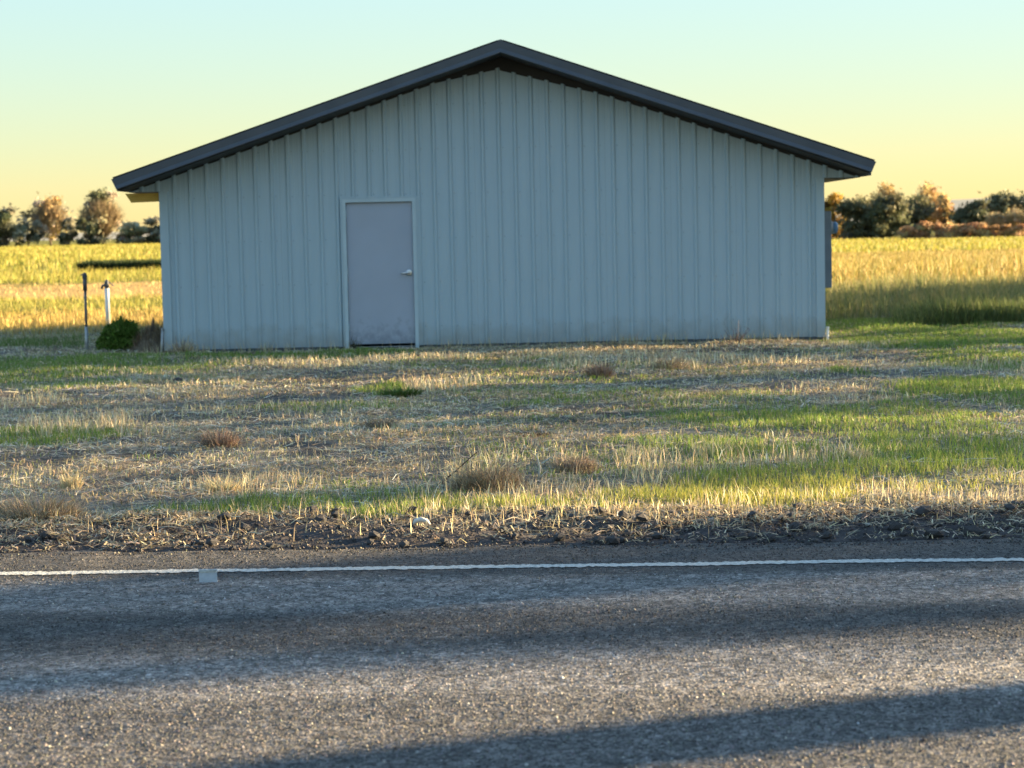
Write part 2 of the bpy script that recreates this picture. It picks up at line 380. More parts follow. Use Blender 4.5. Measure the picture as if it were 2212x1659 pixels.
def green_mask(x, y):
    bg_ = np.clip((fbm(x * .5, y * .45, 31) - .48) * 3.2, 0, .6) * (0.4 + 0.6 * sstep(-2, 4, x))
    out = np.maximum(emask(GREEN, x, y, 3), np.where((np.abs(x) > .30 * y), bg_ + .2, bg_))
    return out
def soil_mask(x, y):
    bg_ = np.clip((fbm(x * .9 + 70, y * .7, 131) - .56) * 5, 0, .7) * sstep(.55, .2, green_mask(x, y))
    return np.maximum(emask(SOIL, x, y, 33), bg_)
def dry_mask(x, y):
    bg_ = np.clip((fbm(x * .6 + 40, y * .5, 77) - .5) * 2.4, 0, .45)
    return np.maximum(emask(DRY, x, y, 13), bg_)
def asph_edge(x):
    return ASPH_Y + RS * x + (fbm(x * 2.3, x * 0, 91) - .5) * .22
def verge_edge(x):                              # where the gravel gives way to grass
    return 11.25 + RS * x + (fbm(x * .8, x * 0 + 3, 52) - .5) * 1.0

def terrain(x, y):
    x = np.asarray(x, float); y = np.asarray(y, float)
    v = y - (ASPH_Y + RS * x)                   # distance beyond the asphalt edge
    onroad = sstep(0.02, -0.10, v)
    lawn = (fbm(x * .9, y * .9, 5) - .5) * .10 + (fbm(x * 5, y * 5, 6) - .5) * .045
    gravel = (fbm(x * 7, y * 7, 8, 3) - .5) * .11 + .018
    z = np.where(v < 1.4, gravel * sstep(1.6, 1.0, v) + lawn * sstep(1.0, 1.6, v), lawn)
    z = z * sstep(-.05, .35, v)
    near = sstep(27.0, 27.7, y) * sstep(37, 36, y) * sstep(5.6, 5.0, np.abs(x))   # level pad of the shed
    z = z * (1 - near) - .035 * near
    z = z - .07 * onroad * sstep(1.2, 1.9, y)
    far = sstep(60, 330, y)
    z = z + far * .55 * sstep(20, -30, x)
    return z

def build_ground():
    def axis(lo, hi, step, far, k):
        a = list(np.arange(lo, hi, step)); s = step
        while a[-1] < far: s *= k; a.append(a[-1] + s)
        return a
    xp = axis(0, 9.5, .11, 9000, 1.16); xs = np.array([-q for q in xp[:0:-1]] + xp)
    ys = np.array([-9000, -3000, -1000, -300, -100, -40, -15, -5, 0, 1, 1.5, 2, 3, 5, 7] + axis(9.0, 31, .09, 12000, 1.09))
    X, Y = np.meshgrid(xs, ys); Z = terrain(X, Y)
    nx, ny = len(xs), len(ys)
    me = bpy.data.meshes.new('ground')
    idx = np.arange(nx * ny).reshape(ny, nx)
    q = np.stack([idx[:-1, :-1], idx[:-1, 1:], idx[1:, 1:], idx[1:, :-1]], -1).reshape(-1, 4)
    me.vertices.add(nx * ny); me.vertices.foreach_set('co', np.stack([X, Y, Z], -1).astype(np.float32).ravel())
    me.loops.add(q.size); me.loops.foreach_set('vertex_index', q.ravel().astype(np.int32))
    me.polygons.add(len(q)); me.polygons.foreach_set('loop_start', (np.arange(len(q)) * 4).astype(np.int32))
    me.polygons.foreach_set('use_smooth', np.ones(len(q), bool))
    x, y = X.ravel(), Y.ravel()
    g, dm = green_mask(x, y)[:, None], dry_mask(x, y)[:, None]
    n1 = fbm(x * 1.7, y * 1.7, 21)[:, None]; n2 = fbm(x * .8, y * .35, 23)[:, None]
    dirt = np.array([[.10, .093, .086]]) * (1 - n1) + np.array([[.32, .275, .21]]) * n1
    col = dirt * (1 - .55 * g) + np.array([[.085, .11, .035]]) * .55 * g
    col = col * (1 - .5 * dm) + np.array([[.27, .21, .13]]) * .5 * dm
    so = soil_mask(x, y)[:, None]; col = col * (1 - .75 * so) + np.array([[.05, .046, .045]]) * .75 * so
    v = (y - (ASPH_Y + RS * x))[:, None]
    ve = (verge_edge(x) - (ASPH_Y + RS * x))[:, None]
    gr = sstep(.1, -.3, v - ve)
    col = col * (1 - gr) + np.array([[.065, .058, .056]]) * gr
    # fields beyond the shed, by distance
    yy = y[:, None] + (fbm(x * .12, y * .12, 61)[:, None] - .5) * 7; left = (x[:, None] < 0)
    field = np.where(left,
        np.where(yy < 42, 0, np.where(yy < 52, 1, np.where(yy < 70, 2, np.where(yy < 92, 1, 3)))),
        np.where(yy < 105, 0, 3))
    pal = np.array([[.30, .20, .06], [.16, .15, .03], [.42, .28, .10], [.17, .16, .03]])
    fc = pal[field[:, 0]] * (.7 + .6 * n2)
    t = sstep(33, 37, y)[:, None]
    col = col * (1 - t) + fc * t
    at = me.color_attributes.new('Col', 'FLOAT_COLOR', 'POINT')
    at.data.foreach_set('color', np.concatenate([col, np.ones((len(col), 1))], 1).astype(np.float32).ravel())
    me.update(calc_edges=True)
    return tag(link('ground', me, M['ground']), kind='structure')
build_ground()

# ------------------------------------------------------------------ road
road_ang = math.atan(RS)
def build_road():
    # local frame: X along the road, Y = distance from the edge line (positive away from the camera)
    us = np.concatenate([np.arange(-300, -8, 4), np.arange(-8, 8, .05), np.arange(8, 300, 4)])
    mb = MB()
    ca, sa = math.cos(road_ang), math.sin(road_ang)
    for i, u in enumerate(us):
        wob = float((fbm(np.array([u * 3.1]), np.array([0.]), 91, 5)[0] - .5) * .16)
        e = (ASPH_Y - LINE_Y) * ca + wob
        mb.v += [(u, e + .05, -.06), (u, e, .006), (u, 0.0, .012), (u, -3.6, .045), (u, -7.6, .0), (u, -7.7, -.07)]
    for i in range(len(us) - 1):
        for k in range(5):
            a = i * 6 + k; mb.f.append((a, a + 6, a + 7, a + 1))
    o = mb.build('road', M['road'], smooth=True); tag(o, kind='structure')
    o.location = (0, LINE_Y, 0); o.rotation_euler.z = road_ang
    # painted edge line with ragged edges over the chips
    us = np.arange(-40, 40, .016); rng = np.random.default_rng(5)
    j = rng.normal(0, .008, (2, len(us))); w = (fbm(us * 1.3, us * 0, 7) - .5) * .03
    me = MB()
    for i, u in enumerate(us):
        c = .012 * math.sin(u * .9) + w[i]
        me.v += [(u, c - .043 + j[0, i], .016), (u, c + .043 + j[1, i], .0155)]
    me.f = [(2 * i, 2 * i + 2, 2 * i + 3, 2 * i + 1) for i in range(len(us) - 1)]
    me.build('edge_line', M['paint'], o)
    return o
road = build_road()

def build_chips():
    """loose and half-bedded stone chips of the chip seal near the camera"""
    rng = np.random.default_rng(17); n = 85000
    y = rng.uniform(5.0, 10.1, n); x = rng.uniform(-1, 1, n) * (.29 * y + .5)
    ca, sa = math.cos(road_ang), math.sin(road_ang); v = -(-x * sa + (y - LINE_Y) * ca)
    keep = (v > -.62) & (np.abs(v) > .06)
    band = np.interp(v, [-.6, .1, .36, .95, 1.22, 1.75, 2.1, 2.65, 2.85, 4.5], [.7, .8, .55, .55, 1, 1, .6, .6, 1, 1])
    keep &= rng.uniform(0, 1, n) < band
    x, y, v = x[keep], y[keep], v[keep]; n = len(x)
    z = np.interp(v, [-.66, 0, 3.6, 7.6], [.006, .012, .045, 0])
    s = rng.uniform(.0035, .0085, n) * (1 + .5 * (rng.uniform(0, 1, n) < .08))
    tet = np.array([[1, 0, -.3], [-.5, .87, -.3], [-.5, -.87, -.3], [.15, .1, .62]]); fcs = np.array([[0, 2, 1], [0, 1, 3], [1, 2, 3], [2, 0, 3]])
    a = rng.uniform(0, 6.28, n); c_, s_ = np.cos(a), np.sin(a); q = tet[None] * rng.uniform(.6, 1.4, (n, 4, 3)) * s[:, None, None]
    q = np.stack([q[..., 0] * c_[:, None] - q[..., 1] * s_[:, None], q[..., 0] * s_[:, None] + q[..., 1] * c_[:, None], q[..., 2]], -1) + np.stack([x, y, z], 1)[:, None]
    me = bpy.data.meshes.new('asphalt_chips'); me.vertices.add(n * 4); me.vertices.foreach_set('co', q.astype(np.float32).ravel())
    f = (np.arange(n) * 4)[:, None, None] + fcs[None]
    me.loops.add(n * 12); me.loops.foreach_set('vertex_index', f.ravel().astype(np.int32)); me.polygons.add(n * 4); me.polygons.foreach_set('loop_start', (np.arange(n * 4) * 3).astype(np.int32))
    g = np.interp(v, [-.6, .1, .36, .95, 1.22, 1.75, 2.1, 2.65, 2.85, 4.5], [.055, .065, .18, .185, .075, .08, .19, .20, .125, .125])
    col = g[:, None] * np.array([[1.08, 1, .90]]) * np.exp(rng.normal(-.1, .5, (n, 1))) * (1 + rng.normal(0, .05, (n, 3)))
    at = me.color_attributes.new('Col', 'FLOAT_COLOR', 'POINT'); c = np.ones((n, 4, 4), np.float32); c[:, :, :3] = np.clip(col, .01, .5)[:, None]
    at.data.foreach_set('color', c.ravel()); me.update(calc_edges=True)
    tag(link('asphalt_chips', me, M['chip']), 'rough stone chips bedded in the asphalt lane', 'stone chips', kind='stuff')
build_chips()

def build_tab():
    g = gnd(450, 1258, .014)
    e = tag(empty('road_marker_tab', (g[0], g[1], .014)), 'small pale upright plastic marker tab standing at the white edge line', 'road marker')
    MB().box(-.042, .042, -.002, .002, .0, .062).build('tab', M['tab'], e)
    MB().box(-.042, .042, .002, .035, .0, .004).build('foot', M['tab'], e)
    MB().box(-.040, .040, -.004, -.002, .046, .058).build('reflector_strip', M['paint'], e)
build_tab()

# ------------------------------------------------------------------ shed
YW, YR, YB = 27.7, 26.95, 35.7                   # front wall, front of the rake trim, rear wall
XL, XR = -4.875, 4.415
TIP_L, TIP_R, APEX = [(float(q[0]), float(q[2])) for q in (at_depth(240, 388, YR), at_depth(1893, 350, YR), at_depth(1081, 88, YR))]
EAVE_Z, SIDE_Z0 = 2.262, 0.03
DX0, DX1, DZ1 = -2.335, -1.300, 2.105           # outside of the door frame
def roof_top(x):
    a, b = (TIP_L, APEX) if x < APEX[0] else (APEX, TIP_R)
    return a[1] + (x - a[0]) / (b[0] - a[0]) * (b[1] - a[1])
def build_shed():
    shed = tag(empty('metal_shed', (-.2, YW, 0)), 'blue-grey ribbed metal shed with low gable roof and one plain door', 'shed')
    O = np.array([-.2, YW, 0.])
    def B(mb, name, mat, parent=shed, **k):
        par_o = O
        mb.v = [(x - par_o[0], y - par_o[1], z - par_o[2]) for x, y, z in mb.v]
        return mb.build(name, mat, parent, **k)
    P = .2286
    prof = [(-.034, 0), (-.013, .025), (.013, .025), (.034, 0), (.066, 0), (.073, .0016), (.083, .0016), (.090, 0), (.139, 0), (.146, .0016), (.156, .0016), (.163, 0)]
    def panel(u0, u1, zb, zt, place, extra=()):
        """one ribbed sheet between u0 and u1; place(u, off, z) -> xyz"""
        mb = MB(); us = None
        k0 = math.floor((u0 - 1) / P)
        pts = []
        for k in range(k0, k0 + 60):
            for q, h in prof: pts.append((k * P + q + .114, h))
        allu = sorted([u for u, h in pts])
        pu = np.array([u for u, h in pts]); ph = np.array([h for u, h in pts])
        br = sorted(set([u0, u1] + [u for u in pu if u0 < u < u1] + [e + s for e in extra for s in (-1e-4, 1e-4) if u0 < e < u1]))
        hs = np.interp(br, pu, ph)
        for (a, ha), (b, hb) in zip(zip(br, hs), zip(br[1:], hs[1:])):
            mid = (a + b) / 2
            z0 = zb(mid); za, zc = zt(a), zt(b)
            if z0 is None or max(za, zc) <= z0 + .004 or b - a < 5e-4: continue
            mb.add([place(a, ha, z0), place(b, hb, z0), place(b, hb, max(zc, z0)), place(a, ha, max(za, z0))], [(0, 1, 2, 3)])
        return mb
    # front cladding: sheets of four ribs, running out under the eaves as box ends
    def zb_front(x):
        if x < XL or x > XR: return EAVE_Z
        if DX0 + .01 < x < DX1 - .01: return DZ1 - .01
        return SIDE_Z0
    shade_drop = lambda x: (.015 if x < APEX[0] else .045) + .12 * max(0, 1 - abs(x - APEX[0]) / (.9 if x < APEX[0] else 1.4))  # how far the siding stops short for the dark shade strip
    zt_front = lambda x: roof_top(x) - .160 - shade_drop(x)
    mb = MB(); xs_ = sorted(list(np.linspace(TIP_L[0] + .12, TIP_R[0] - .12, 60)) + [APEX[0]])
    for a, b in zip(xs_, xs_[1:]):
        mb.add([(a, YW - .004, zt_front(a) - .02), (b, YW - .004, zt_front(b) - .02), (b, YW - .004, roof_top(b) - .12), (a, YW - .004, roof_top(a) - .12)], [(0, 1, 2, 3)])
    B(mb, 'gable_shade_strip', M['soffit'])  # dark strip standing in for the shade under the gable overhang
    front = lambda u, h, z: (u, YW - h, z)
    edges = [TIP_L[0] + .10]
    k = -5.03
    while k < TIP_R[0] - .1:
        edges.append(k); k += 4 * P
    edges.append(TIP_R[0] - .10)
    # trim the breakpoints exactly at corners and door
    for a, b in zip(edges, edges[1:]):
        mb = panel(a, b - .0015, zb_front, zt_front, front, extra=(XL, XR, DX0 + .01, DX1 - .01))
        if mb.f: B(mb, 'siding_panel', M['siding'])
    # side and rear cladding
    for xs, sg in ((XL, -1), (XR, 1)):
        y = YW + .02
        while y < YB - .01:
            y1 = min(y + 4 * P, YB)
            B(panel(y, y1 - .0015, lambda u: SIDE_Z0, lambda u: EAVE_Z, lambda u, h, z: (xs + sg * h, u, z)), 'siding_panel', M['siding']); y = y1
    x = XL
    while x < XR - .01:
        x1 = min(x + 4 * P, XR)
        B(panel(x, x1 - .0015, lambda u: SIDE_Z0, lambda u: roof_top(u) - .12, lambda u, h, z: (u, YB + h, z)), 'siding_panel', M['siding']); x = x1
    # framed core behind the sheets, with the door recess cut out
    mb = MB()
    yf = YW + .004
    for xa, xb, z0 in ((XL + .004, DX0 + .03, -.02), (DX1 - .03, XR - .004, -.02), (DX0 + .03, DX1 - .03, DZ1 - .03)):
        n = max(1, int((xb - xa) / .5))
        cuts = sorted(set(list(np.linspace(xa, xb, n + 1)) + ([APEX[0]] if xa < APEX[0] < xb else [])))
        mb.prism([(xa, z0)] + [(xb, z0)] + [(q, roof_top(q) - .13) for q in cuts[::-1]], 'y', yf, yf + .14)
    mb.box(XL + .004, XL + .15, yf + .14, YB - .004, -.02, EAVE_Z); mb.box(XR - .15, XR - .004, yf + .14, YB - .004, -.02, EAVE_Z)
    mb.prism([(XL + .15, -.02), (XR - .15, -.02), (XR - .15, roof_top(XR) - .15), (APEX[0], APEX[1] - .15), (XL + .15, roof_top(XL) - .15)], 'y', YB - .14, YB - .004)
    mb.box(DX0 + .03, DX1 - .03, yf + .12, yf + .14, -.02, DZ1 - .03)
    B(mb, 'wall_frame', M['core'])
    # slab
    B(MB().box(XL + .03, XR - .03, YW + .012, YB - .03, -.25, .06), 'concrete_slab', M['concrete'])
    # corner trims: L shaped angle with a folded lip
    for xs, sg in ((XL, -1), (XR, 1)):
        mb = MB(); w = .095
        pl = [(xs + sg * .024, YW - .0305), (xs - sg * w, YW - .0305), (xs - sg * (w + .012), YW - .004), (xs - sg * w, YW - .002), (xs - sg * w + sg * .004, YW - .0275), (xs + sg * .021, YW - .0275), (xs + sg * .021, YW + .09), (xs + sg * .024, YW + .09)]
        mb.prism(pl, 'z', SIDE_Z0 - .004, EAVE_Z - .002); B(mb, 'corner_trim', M['siding'])
    # base trim
    B(MB().box(XL - .01, DX0 - .01, YW - .006, YW + .01, SIDE_Z0 - .012, SIDE_Z0 + .004).box(DX1 + .01, XR + .01, YW - .006, YW + .01, SIDE_Z0 - .012, SIDE_Z0 + .004), 'base_trim', M['trim'])
    # rake trims: upper face leans under, lower lip kicks out
    pr = [(.0, .004), (.003, -.100), (-.020, -.150), (-.020, -.156), (.045, -.156), (.045, .004)]
    for tip in (TIP_L, TIP_R):
        mb = MB(); sg = 1 if tip is TIP_L else -1
        ends = [[(tip[0] + sg * max(0, -v) * .42, YR + y, tip[1] + v + max(0, -v) * .42 * .327) for y, v in pr],
                [(APEX[0], YR + y, APEX[1] + v) for y, v in pr]]
        n = len(pr)
        mb.add(ends[0] + ends[1], [tuple(range(n)), tuple(range(n, 2 * n))] + [(i, (i + 1) % n, n + (i + 1) % n, n + i) for i in range(n)])
        B(mb, 'rake_trim', M['trim'])
    # roof deck, gable soffit, boxed eaves
    for tip, sg in ((TIP_L, 1), (TIP_R, -1)):
        t = (tip[0] + sg * .02, tip[1] - .02)
        B(MB().prism([t, (APEX[0], APEX[1] - .014), (APEX[0], APEX[1] - .10), (t[0] + sg * .05, t[1] - .085)], 'y', YR + .048, YB + .5), 'roof_deck', M['core'])
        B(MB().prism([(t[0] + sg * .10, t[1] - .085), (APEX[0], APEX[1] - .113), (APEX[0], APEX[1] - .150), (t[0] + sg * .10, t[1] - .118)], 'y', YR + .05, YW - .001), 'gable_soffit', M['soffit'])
        xw = XL if sg == 1 else XR
        xo = tip[0] + sg * .09
        xa, xb = sorted((xo, xw))
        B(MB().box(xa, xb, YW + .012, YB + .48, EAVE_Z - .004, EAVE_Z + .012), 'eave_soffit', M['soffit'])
        xa, xb = sorted((xo - sg * .03, xo))
        B(MB().box(xa, xb, YR + .05, YB + .5, EAVE_Z + .004, tip[1] - .03), 'eave_fascia', M['trim'])
        # ribbed roof sheets laid up the slope
        L_ = math.hypot(APEX[0] - tip[0], APEX[1] - tip[1]); d = np.array([(APEX[0] - tip[0]) / L_, (APEX[1] - tip[1]) / L_]); nrm = np.array([-d[1], d[0]]) * sg
        y = YR + .01
        while y < YB + .49:
            y1 = min(y + 4 * P, YB + .5); mb = MB()
            pu = [y] + [q for kk in range(100, 200) for q in [kk * P + z for z in (-.031, -.013, .013, .031)] if y < q < y1] + [y1]
            for a, b in zip(pu, pu[1:]):
                def hh(q):
                    r = abs(((q + P / 2) % P) - P / 2); return .021 * (1 - min(1, max(0, (r - .013) / .018)))
                def pt(q, s): 
                    h = hh(q) + .008; return (tip[0] + d[0] * s * L_ + nrm[0] * h, q, tip[1] + d[1] * s * L_ + nrm[1] * h - .004)
                mb.add([pt(a, 0.004), pt(b, 0.004), pt(b, .995), pt(a, .995)], [(0, 1, 2, 3)])
            B(mb, 'roof_panel', M['roof']); y = y1
    B(MB().prism([(APEX[0] - .2, APEX[1] - .055), (APEX[0], APEX[1] + .012), (APEX[0] + .2, APEX[1] - .054), (APEX[0] + .2, APEX[1] - .040), (APEX[0], APEX[1] + .026), (APEX[0] - .2, APEX[1] - .041)], 'y', YR + .06, YB + .5), 'ridge_cap', M['roof'])
    # bare timber board under the left eave box, its outer end cut on the slant
    B(MB().prism([(-5.385, EAVE_Z - .016), (XL - .005, EAVE_Z - .016), (XL - .005, 2.128), (-5.30, 2.118)], 'y', YW + .03, YW + .075), 'eave_board', M['wood'])
    # screw heads
    mb = MB(); rng = random.Random(3)
    for z in (.30, .92, 1.54, 2.16, 2.78, 3.40):
        for k in range(-26, 26):
            x = k * P + .114 + .055
            if not XL + .12 < x < XR - .12 or z > roof_top(x) - .25 or (DX0 - .03 < x < DX1 + .03 and z < DZ1 + .02): continue
            mb.lathe([(.0075, 0), (.0075, -.003), (.004, -.006)], (x + rng.uniform(-.004, .004), YW, z + rng.uniform(-.006, .006)), 'y', 6)
    tag(B(mb, 'screw_heads', M['screw']), kind='stuff')
    # door
    J = .050
    mb = MB()
    fr = B(MB().box(DX0, DX0 + J, YW - .036, YW + .08, -.02, DZ1).box(DX1 - J, DX1, YW - .036, YW + .08, -.02, DZ1).box(DX0 + J, DX1 - J, YW - .036, YW + .08, DZ1 - J, DZ1), 'door_frame', M['frame'])
    for x0, x1, z0, z1 in ((DX0 - .028, DX0 - .002, SIDE_Z0, DZ1 + .028), (DX1 + .002, DX1 + .028, SIDE_Z0, DZ1 + .028), (DX0 - .002, DX1 + .002, DZ1 + .002, DZ1 + .028)):
        B(MB().box(x0, x1, YW - .032, YW + .01, z0, z1), 'door_trim', M['siding'])
    # raised stop strip inside the frame
    B(MB().box(DX0 + J, DX0 + J + .016, YW + .046, YW + .06, 0, DZ1 - J).box(DX1 - J - .016, DX1 - J, YW + .046, YW + .06, 0, DZ1 - J), 'door_stop', M['frame'])
    leaf = B(MB().box(DX0 + J + .004, DX1 - J - .004, YW + .012, YW + .045, .022, DZ1 - J - .006), 'door', M['door'], bevel=.002)
    hx, hz = -1.415, 1.055
    mb = MB().lathe([(.044, 0), (.044, -.010), (.034, -.016), (.014, -.018), (.012, -.05), (.012, -.055)], (hx, YW + .012, hz), 'y', 20)
    h = B(mb, 'handle', M['steel'], leaf, smooth=False)
    B(MB().tube([(hx + .012, YW - .036, hz), (hx - .03, YW - .040, hz), (hx - .075, YW - .040, hz - .004), (hx - .112, YW - .030, hz - .010)], [.018, .017, .015, .014], 10), 'lever', M['steel'], leaf, smooth=True)
    for z in (.25, 1.05, 1.85):
        B(MB().lathe([(.009, 0), (.009, .10)], (DX0 + J + .002, YW + .004, z), 'z', 8), 'hinge', M['frame'], leaf)
    B(MB().box(DX0 + J, DX1 - J, YW - .02, YW + .09, -.01, .016), 'threshold', M['iron'])
    return shed
shed = build_shed()

def build_meter():
    x0 = XR + .024
    e = tag(empty('electric_meter_box', (x0, YW + .75, .7)), 'slim grey electric cabinet with round blue-grey meter on the shed side wall', 'electric meter')
    def B(mb, n, m, par=e, **k):
        mb.v = [(x - x0, y - YW - .75, z - .7) for x, y, z in mb.v]; return mb.build(n, m, par, **k)
    y = YW + .55
    B(MB().box(x0, x0 + .19, y, y + .36, .70, 1.80), 'cabinet', M['cabinet'], bevel=.006)
    B(MB().box(x0 + .19, x0 + .196, y + .03, y + .33, .74, 1.28), 'cabinet_door', M['cabinet'])
    s = B(MB().lathe([(.10, 0), (.10, .03), (.092, .04)], (x0 + .19, y + .18, 1.56), 'x', 20), 'meter_socket', M['galv'])
    B(MB().lathe([(.085, .04), (.085, .09), (.07, .115), (.03, .125)], (x0 + .19, y + .18, 1.56), 'x', 20), 'meter_dome', noise_col('meter_glass', (.10, .20, .32), (.14, .25, .38), 5, .3), s, smooth=True)
    B(MB().tube([(x0 + .05, y + .18, .70), (x0 + .05, y + .18, -.06)], .024, 10), 'conduit', M['galv'])
    B(MB().tube([(x0 + .06, y + .18, 1.80), (x0 + .06, y + .18, 2.26)], .024, 10), 'conduit', M['galv'])
build_meter()

# ------------------------------------------------------------------ small things round the shed
def zt(x, y): return float(terrain(np.array([x]), np.array([y]))[0])
def local(mb, o):
    mb.v = [(x - o.location.x, y - o.location.y, z - o.location.z) for x, y, z in mb.v]; return mb

def build_yard_items():
    # bare standpipe: lower part pale, dark sleeve and valve on top
    g = gnd(188, 757); x, y = g[0], g[1]; z = zt(x, y)
    e = tag(empty('water_standpipe', (x, y, z)), 'thin pipe standpipe with dark capped top beside the green bush', 'standpipe')
    local(MB().tube([(x, y, z - .1), (x + .003, y, z + .36)], .024, 10), e).build('lower_pipe', M['galv'], e, smooth=True)
    local(MB().tube([(x + .003, y, z + .36), (x + .005, y, z + .88)], .019, 10), e).build('upper_pipe', noise_col('dull_pipe', (.13, .12, .12), (.2, .19, .18), 15, .6), e, smooth=True)
    local(MB().tube([(x + .005, y, z + .88), (x + .006, y, z + 1.08)], .030, 10), e).build('sleeve', M['iron'], e, smooth=True)
    local(MB().lathe([(.034, 0), (.036, .03), (.03, .07), (.012, .09)], (x + .006, y, z + 1.06), 'z', 12), e).build('cap', M['iron'], e)
    local(MB().tube([(x - .05, y, z + 1.115), (x + .03, y, z + 1.125)], .010, 8), e).build('lever', M['iron'], e)
    # yard hydrant: white post with iron head further back
    g = gnd(234, 706); x, y = g[0], g[1]; z = zt(x, y)
    e = tag(empty('yard_hydrant', (x, y, z)), 'white post yard hydrant with dark iron head out in the sunlit stubble', 'hydrant')
    local(MB().tube([(x, y, z - .1), (x, y, z + .70)], .042, 12), e).build('post', M['pvc'], e, smooth=True)
    hd = local(MB().lathe([(.03, 0), (.045, .03), (.045, .10), (.03, .15), (.012, .17)], (x, y, z + .69), 'z', 12), e).build('head', M['iron'], e, smooth=True)
    local(MB().tube([(x - .01, y, z + .76), (x - .075, y, z + .75), (x - .10, y, z + .69)], .022, 8), e).build('spout', M['iron'], e, smooth=True)
    local(MB().tube([(x, y, z + .83), (x + .06, y, z + .79), (x + .13, y, z + .735)], [.014, .012, .012], 8), e).build('lever', M['iron'], e, smooth=True)
    # white pipe stubs leaning at both front corners
    x, y = XL - .045, YW - .06
    o = local(MB().tube([(x - .02, y, -.10), (x + .012, y + .01, .32)], .018, 10).tube([(x + .012, y + .01, .32), (x + .013, y + .01, .345)], .022, 10), empty('tmp')); 
    bpy.data.objects.remove(bpy.data.objects['tmp'])
    ob = o.build('pipe_stub', M['galv'], None, smooth=True); tag(ob, 'pale pipe stub standing at the shed corner by the brown weed heap', 'pipe')
    x, y = XR + .05, YW - .05
    ob = MB().tube([(x - .006, y, -.12), (x + .004, y, .15)], .020, 10).tube([(x + .004, y, .15), (x + .004, y, .172)], .025, 10).build('pipe_stub', M['pvc'], None, smooth=True)
    tag(ob, 'short white pipe stub at the shed corner with bare concrete showing', 'pipe')
    # dark clod lying in the mown grass
build_yard_items()

# ------------------------------------------------------------------ foliage builders
def leaf_mesh(name, cen, size, col, rng, parent=None, flat=0.0):
    n = len(cen)
    a = rng.normal(0, 1, (n, 3)); a[:, 2] *= 1 - flat; a /= np.linalg.norm(a, axis=1)[:, None]
    b = rng.normal(0, 1, (n, 3)); b -= a * (a * b).sum(1)[:, None]; b /= np.linalg.norm(b, axis=1)[:, None]
    s = (size * rng.uniform(.6, 1.35, n))[:, None]
    v = np.stack([cen - a * s, cen + b * s * .45 - a * s * .1, cen + a * s, cen - b * s * .45 - a * s * .1], 1).astype(np.float32)
    me = bpy.data.meshes.new(name); me.vertices.add(n * 4); me.vertices.foreach_set('co', v.ravel())
    me.loops.add(n * 4); me.loops.foreach_set('vertex_index', np.arange(n * 4, dtype=np.int32))
    me.polygons.add(n); me.polygons.foreach_set('loop_start', (np.arange(n) * 4).astype(np.int32))
    at = me.color_attributes.new('Col', 'FLOAT_COLOR', 'POINT'); c = np.ones((n, 4, 4), np.float32); c[:, :, :3] = col[:, None, :]
    at.data.foreach_set('color', c.ravel()); me.update(calc_edges=True)
    return link(name, me, M['leaf'], parent)

def make_tree(name, label, loc, h, w, cols, n, seed, group=None, leaf=.18, base=.12, clusters=26, cat='tree', twigs=0, tw_col=None, spread=.16, top=1.0, ttop=1.25):
    """trunk with limbs reaching every leaf cluster, leaf clumps, optionally bare twigs above"""
    rng = np.random.default_rng(seed)
    e = tag(empty(name, loc), label, cat, group)
    th = rng.uniform(0, 2 * np.pi, clusters); rr = np.sqrt(rng.uniform(0, 1, clusters)); zz = rng.uniform(base, 1, clusters)
    env = np.sin(np.pi * np.clip(.12 + .80 * zz ** .9, 0, 1)) ** .7
    cc = np.stack([np.cos(th) * rr * w / 2 * env, np.sin(th) * rr * w / 2 * env, zz * h * (1 - .18 * rng.uniform(0, 1, clusters) * rr)], 1)
    mb = MB(); r = max(.03, h * .018)
    mb.tube([(0, 0, -.2), (rng.normal(0, .02) * h, rng.normal(0, .02) * h, h * .3), (rng.normal(0, .04) * h, rng.normal(0, .04) * h, h * .62)], [r * 1.4, r, r * .5], 7)
    for c in cc[:: max(1, clusters // 14)]:
        s = Vector((0, 0, float(c[2]) * .35)); m_ = s.lerp(Vector(c), .5) + Vector((0, 0, .06 * h)); mb.tube([s, m_, Vector(c)], [r * .5, r * .3, r * .1], 5, False)
    mb.build('trunk', M['bark'], e, smooth=True)
    if n:
        k = rng.integers(0, clusters, n); sz = rng.uniform(.6, 1.3, clusters)
        p = cc[k] + rng.normal(0, 1, (n, 3)) * np.array([w * spread, w * spread, h * spread * .62]) * sz[k][:, None] * .55
        p[:, 2] = np.clip(p[:, 2], .05, h * 1.08)
        ct = mixcol(cols, clusters, rng, .18)
        leaf_mesh('crown', p, np.full(n, leaf), np.clip(ct[k] * (1 + rng.normal(0, .18, (n, 1))), .004, .9), rng, e)
    if twigs:
        th = rng.uniform(0, 2 * np.pi, twigs); rr = np.sqrt(rng.uniform(0, 1, twigs)) * w * .5
        p0 = np.stack([np.cos(th) * rr * .25, np.sin(th) * rr * .25, h * rng.uniform(.15, .6, twigs)], 1)
        hh = h * ttop * (1 - .35 * (rr / (w * .5)) ** 2) * rng.uniform(.72, 1, twigs)
        p2 = np.stack([np.cos(th) * rr, np.sin(th) * rr, hh], 1) + rng.normal(0, .03 * h, (twigs, 3))
        p1 = (p0 * .45 + p2 * .55) + np.stack([np.cos(th) * rr * .15, np.sin(th) * rr * .15, np.zeros(twigs)], 1)
        a = rng.uniform(0, 2 * np.pi, twigs); sd = np.stack([np.cos(a), np.sin(a), np.zeros(twigs)], 1)
        strands('twigs', p0, p1, p2, np.full(twigs, leaf * .42), sd, mixcol(tw_col or cols, twigs, rng), M['twig'], e)
    return e

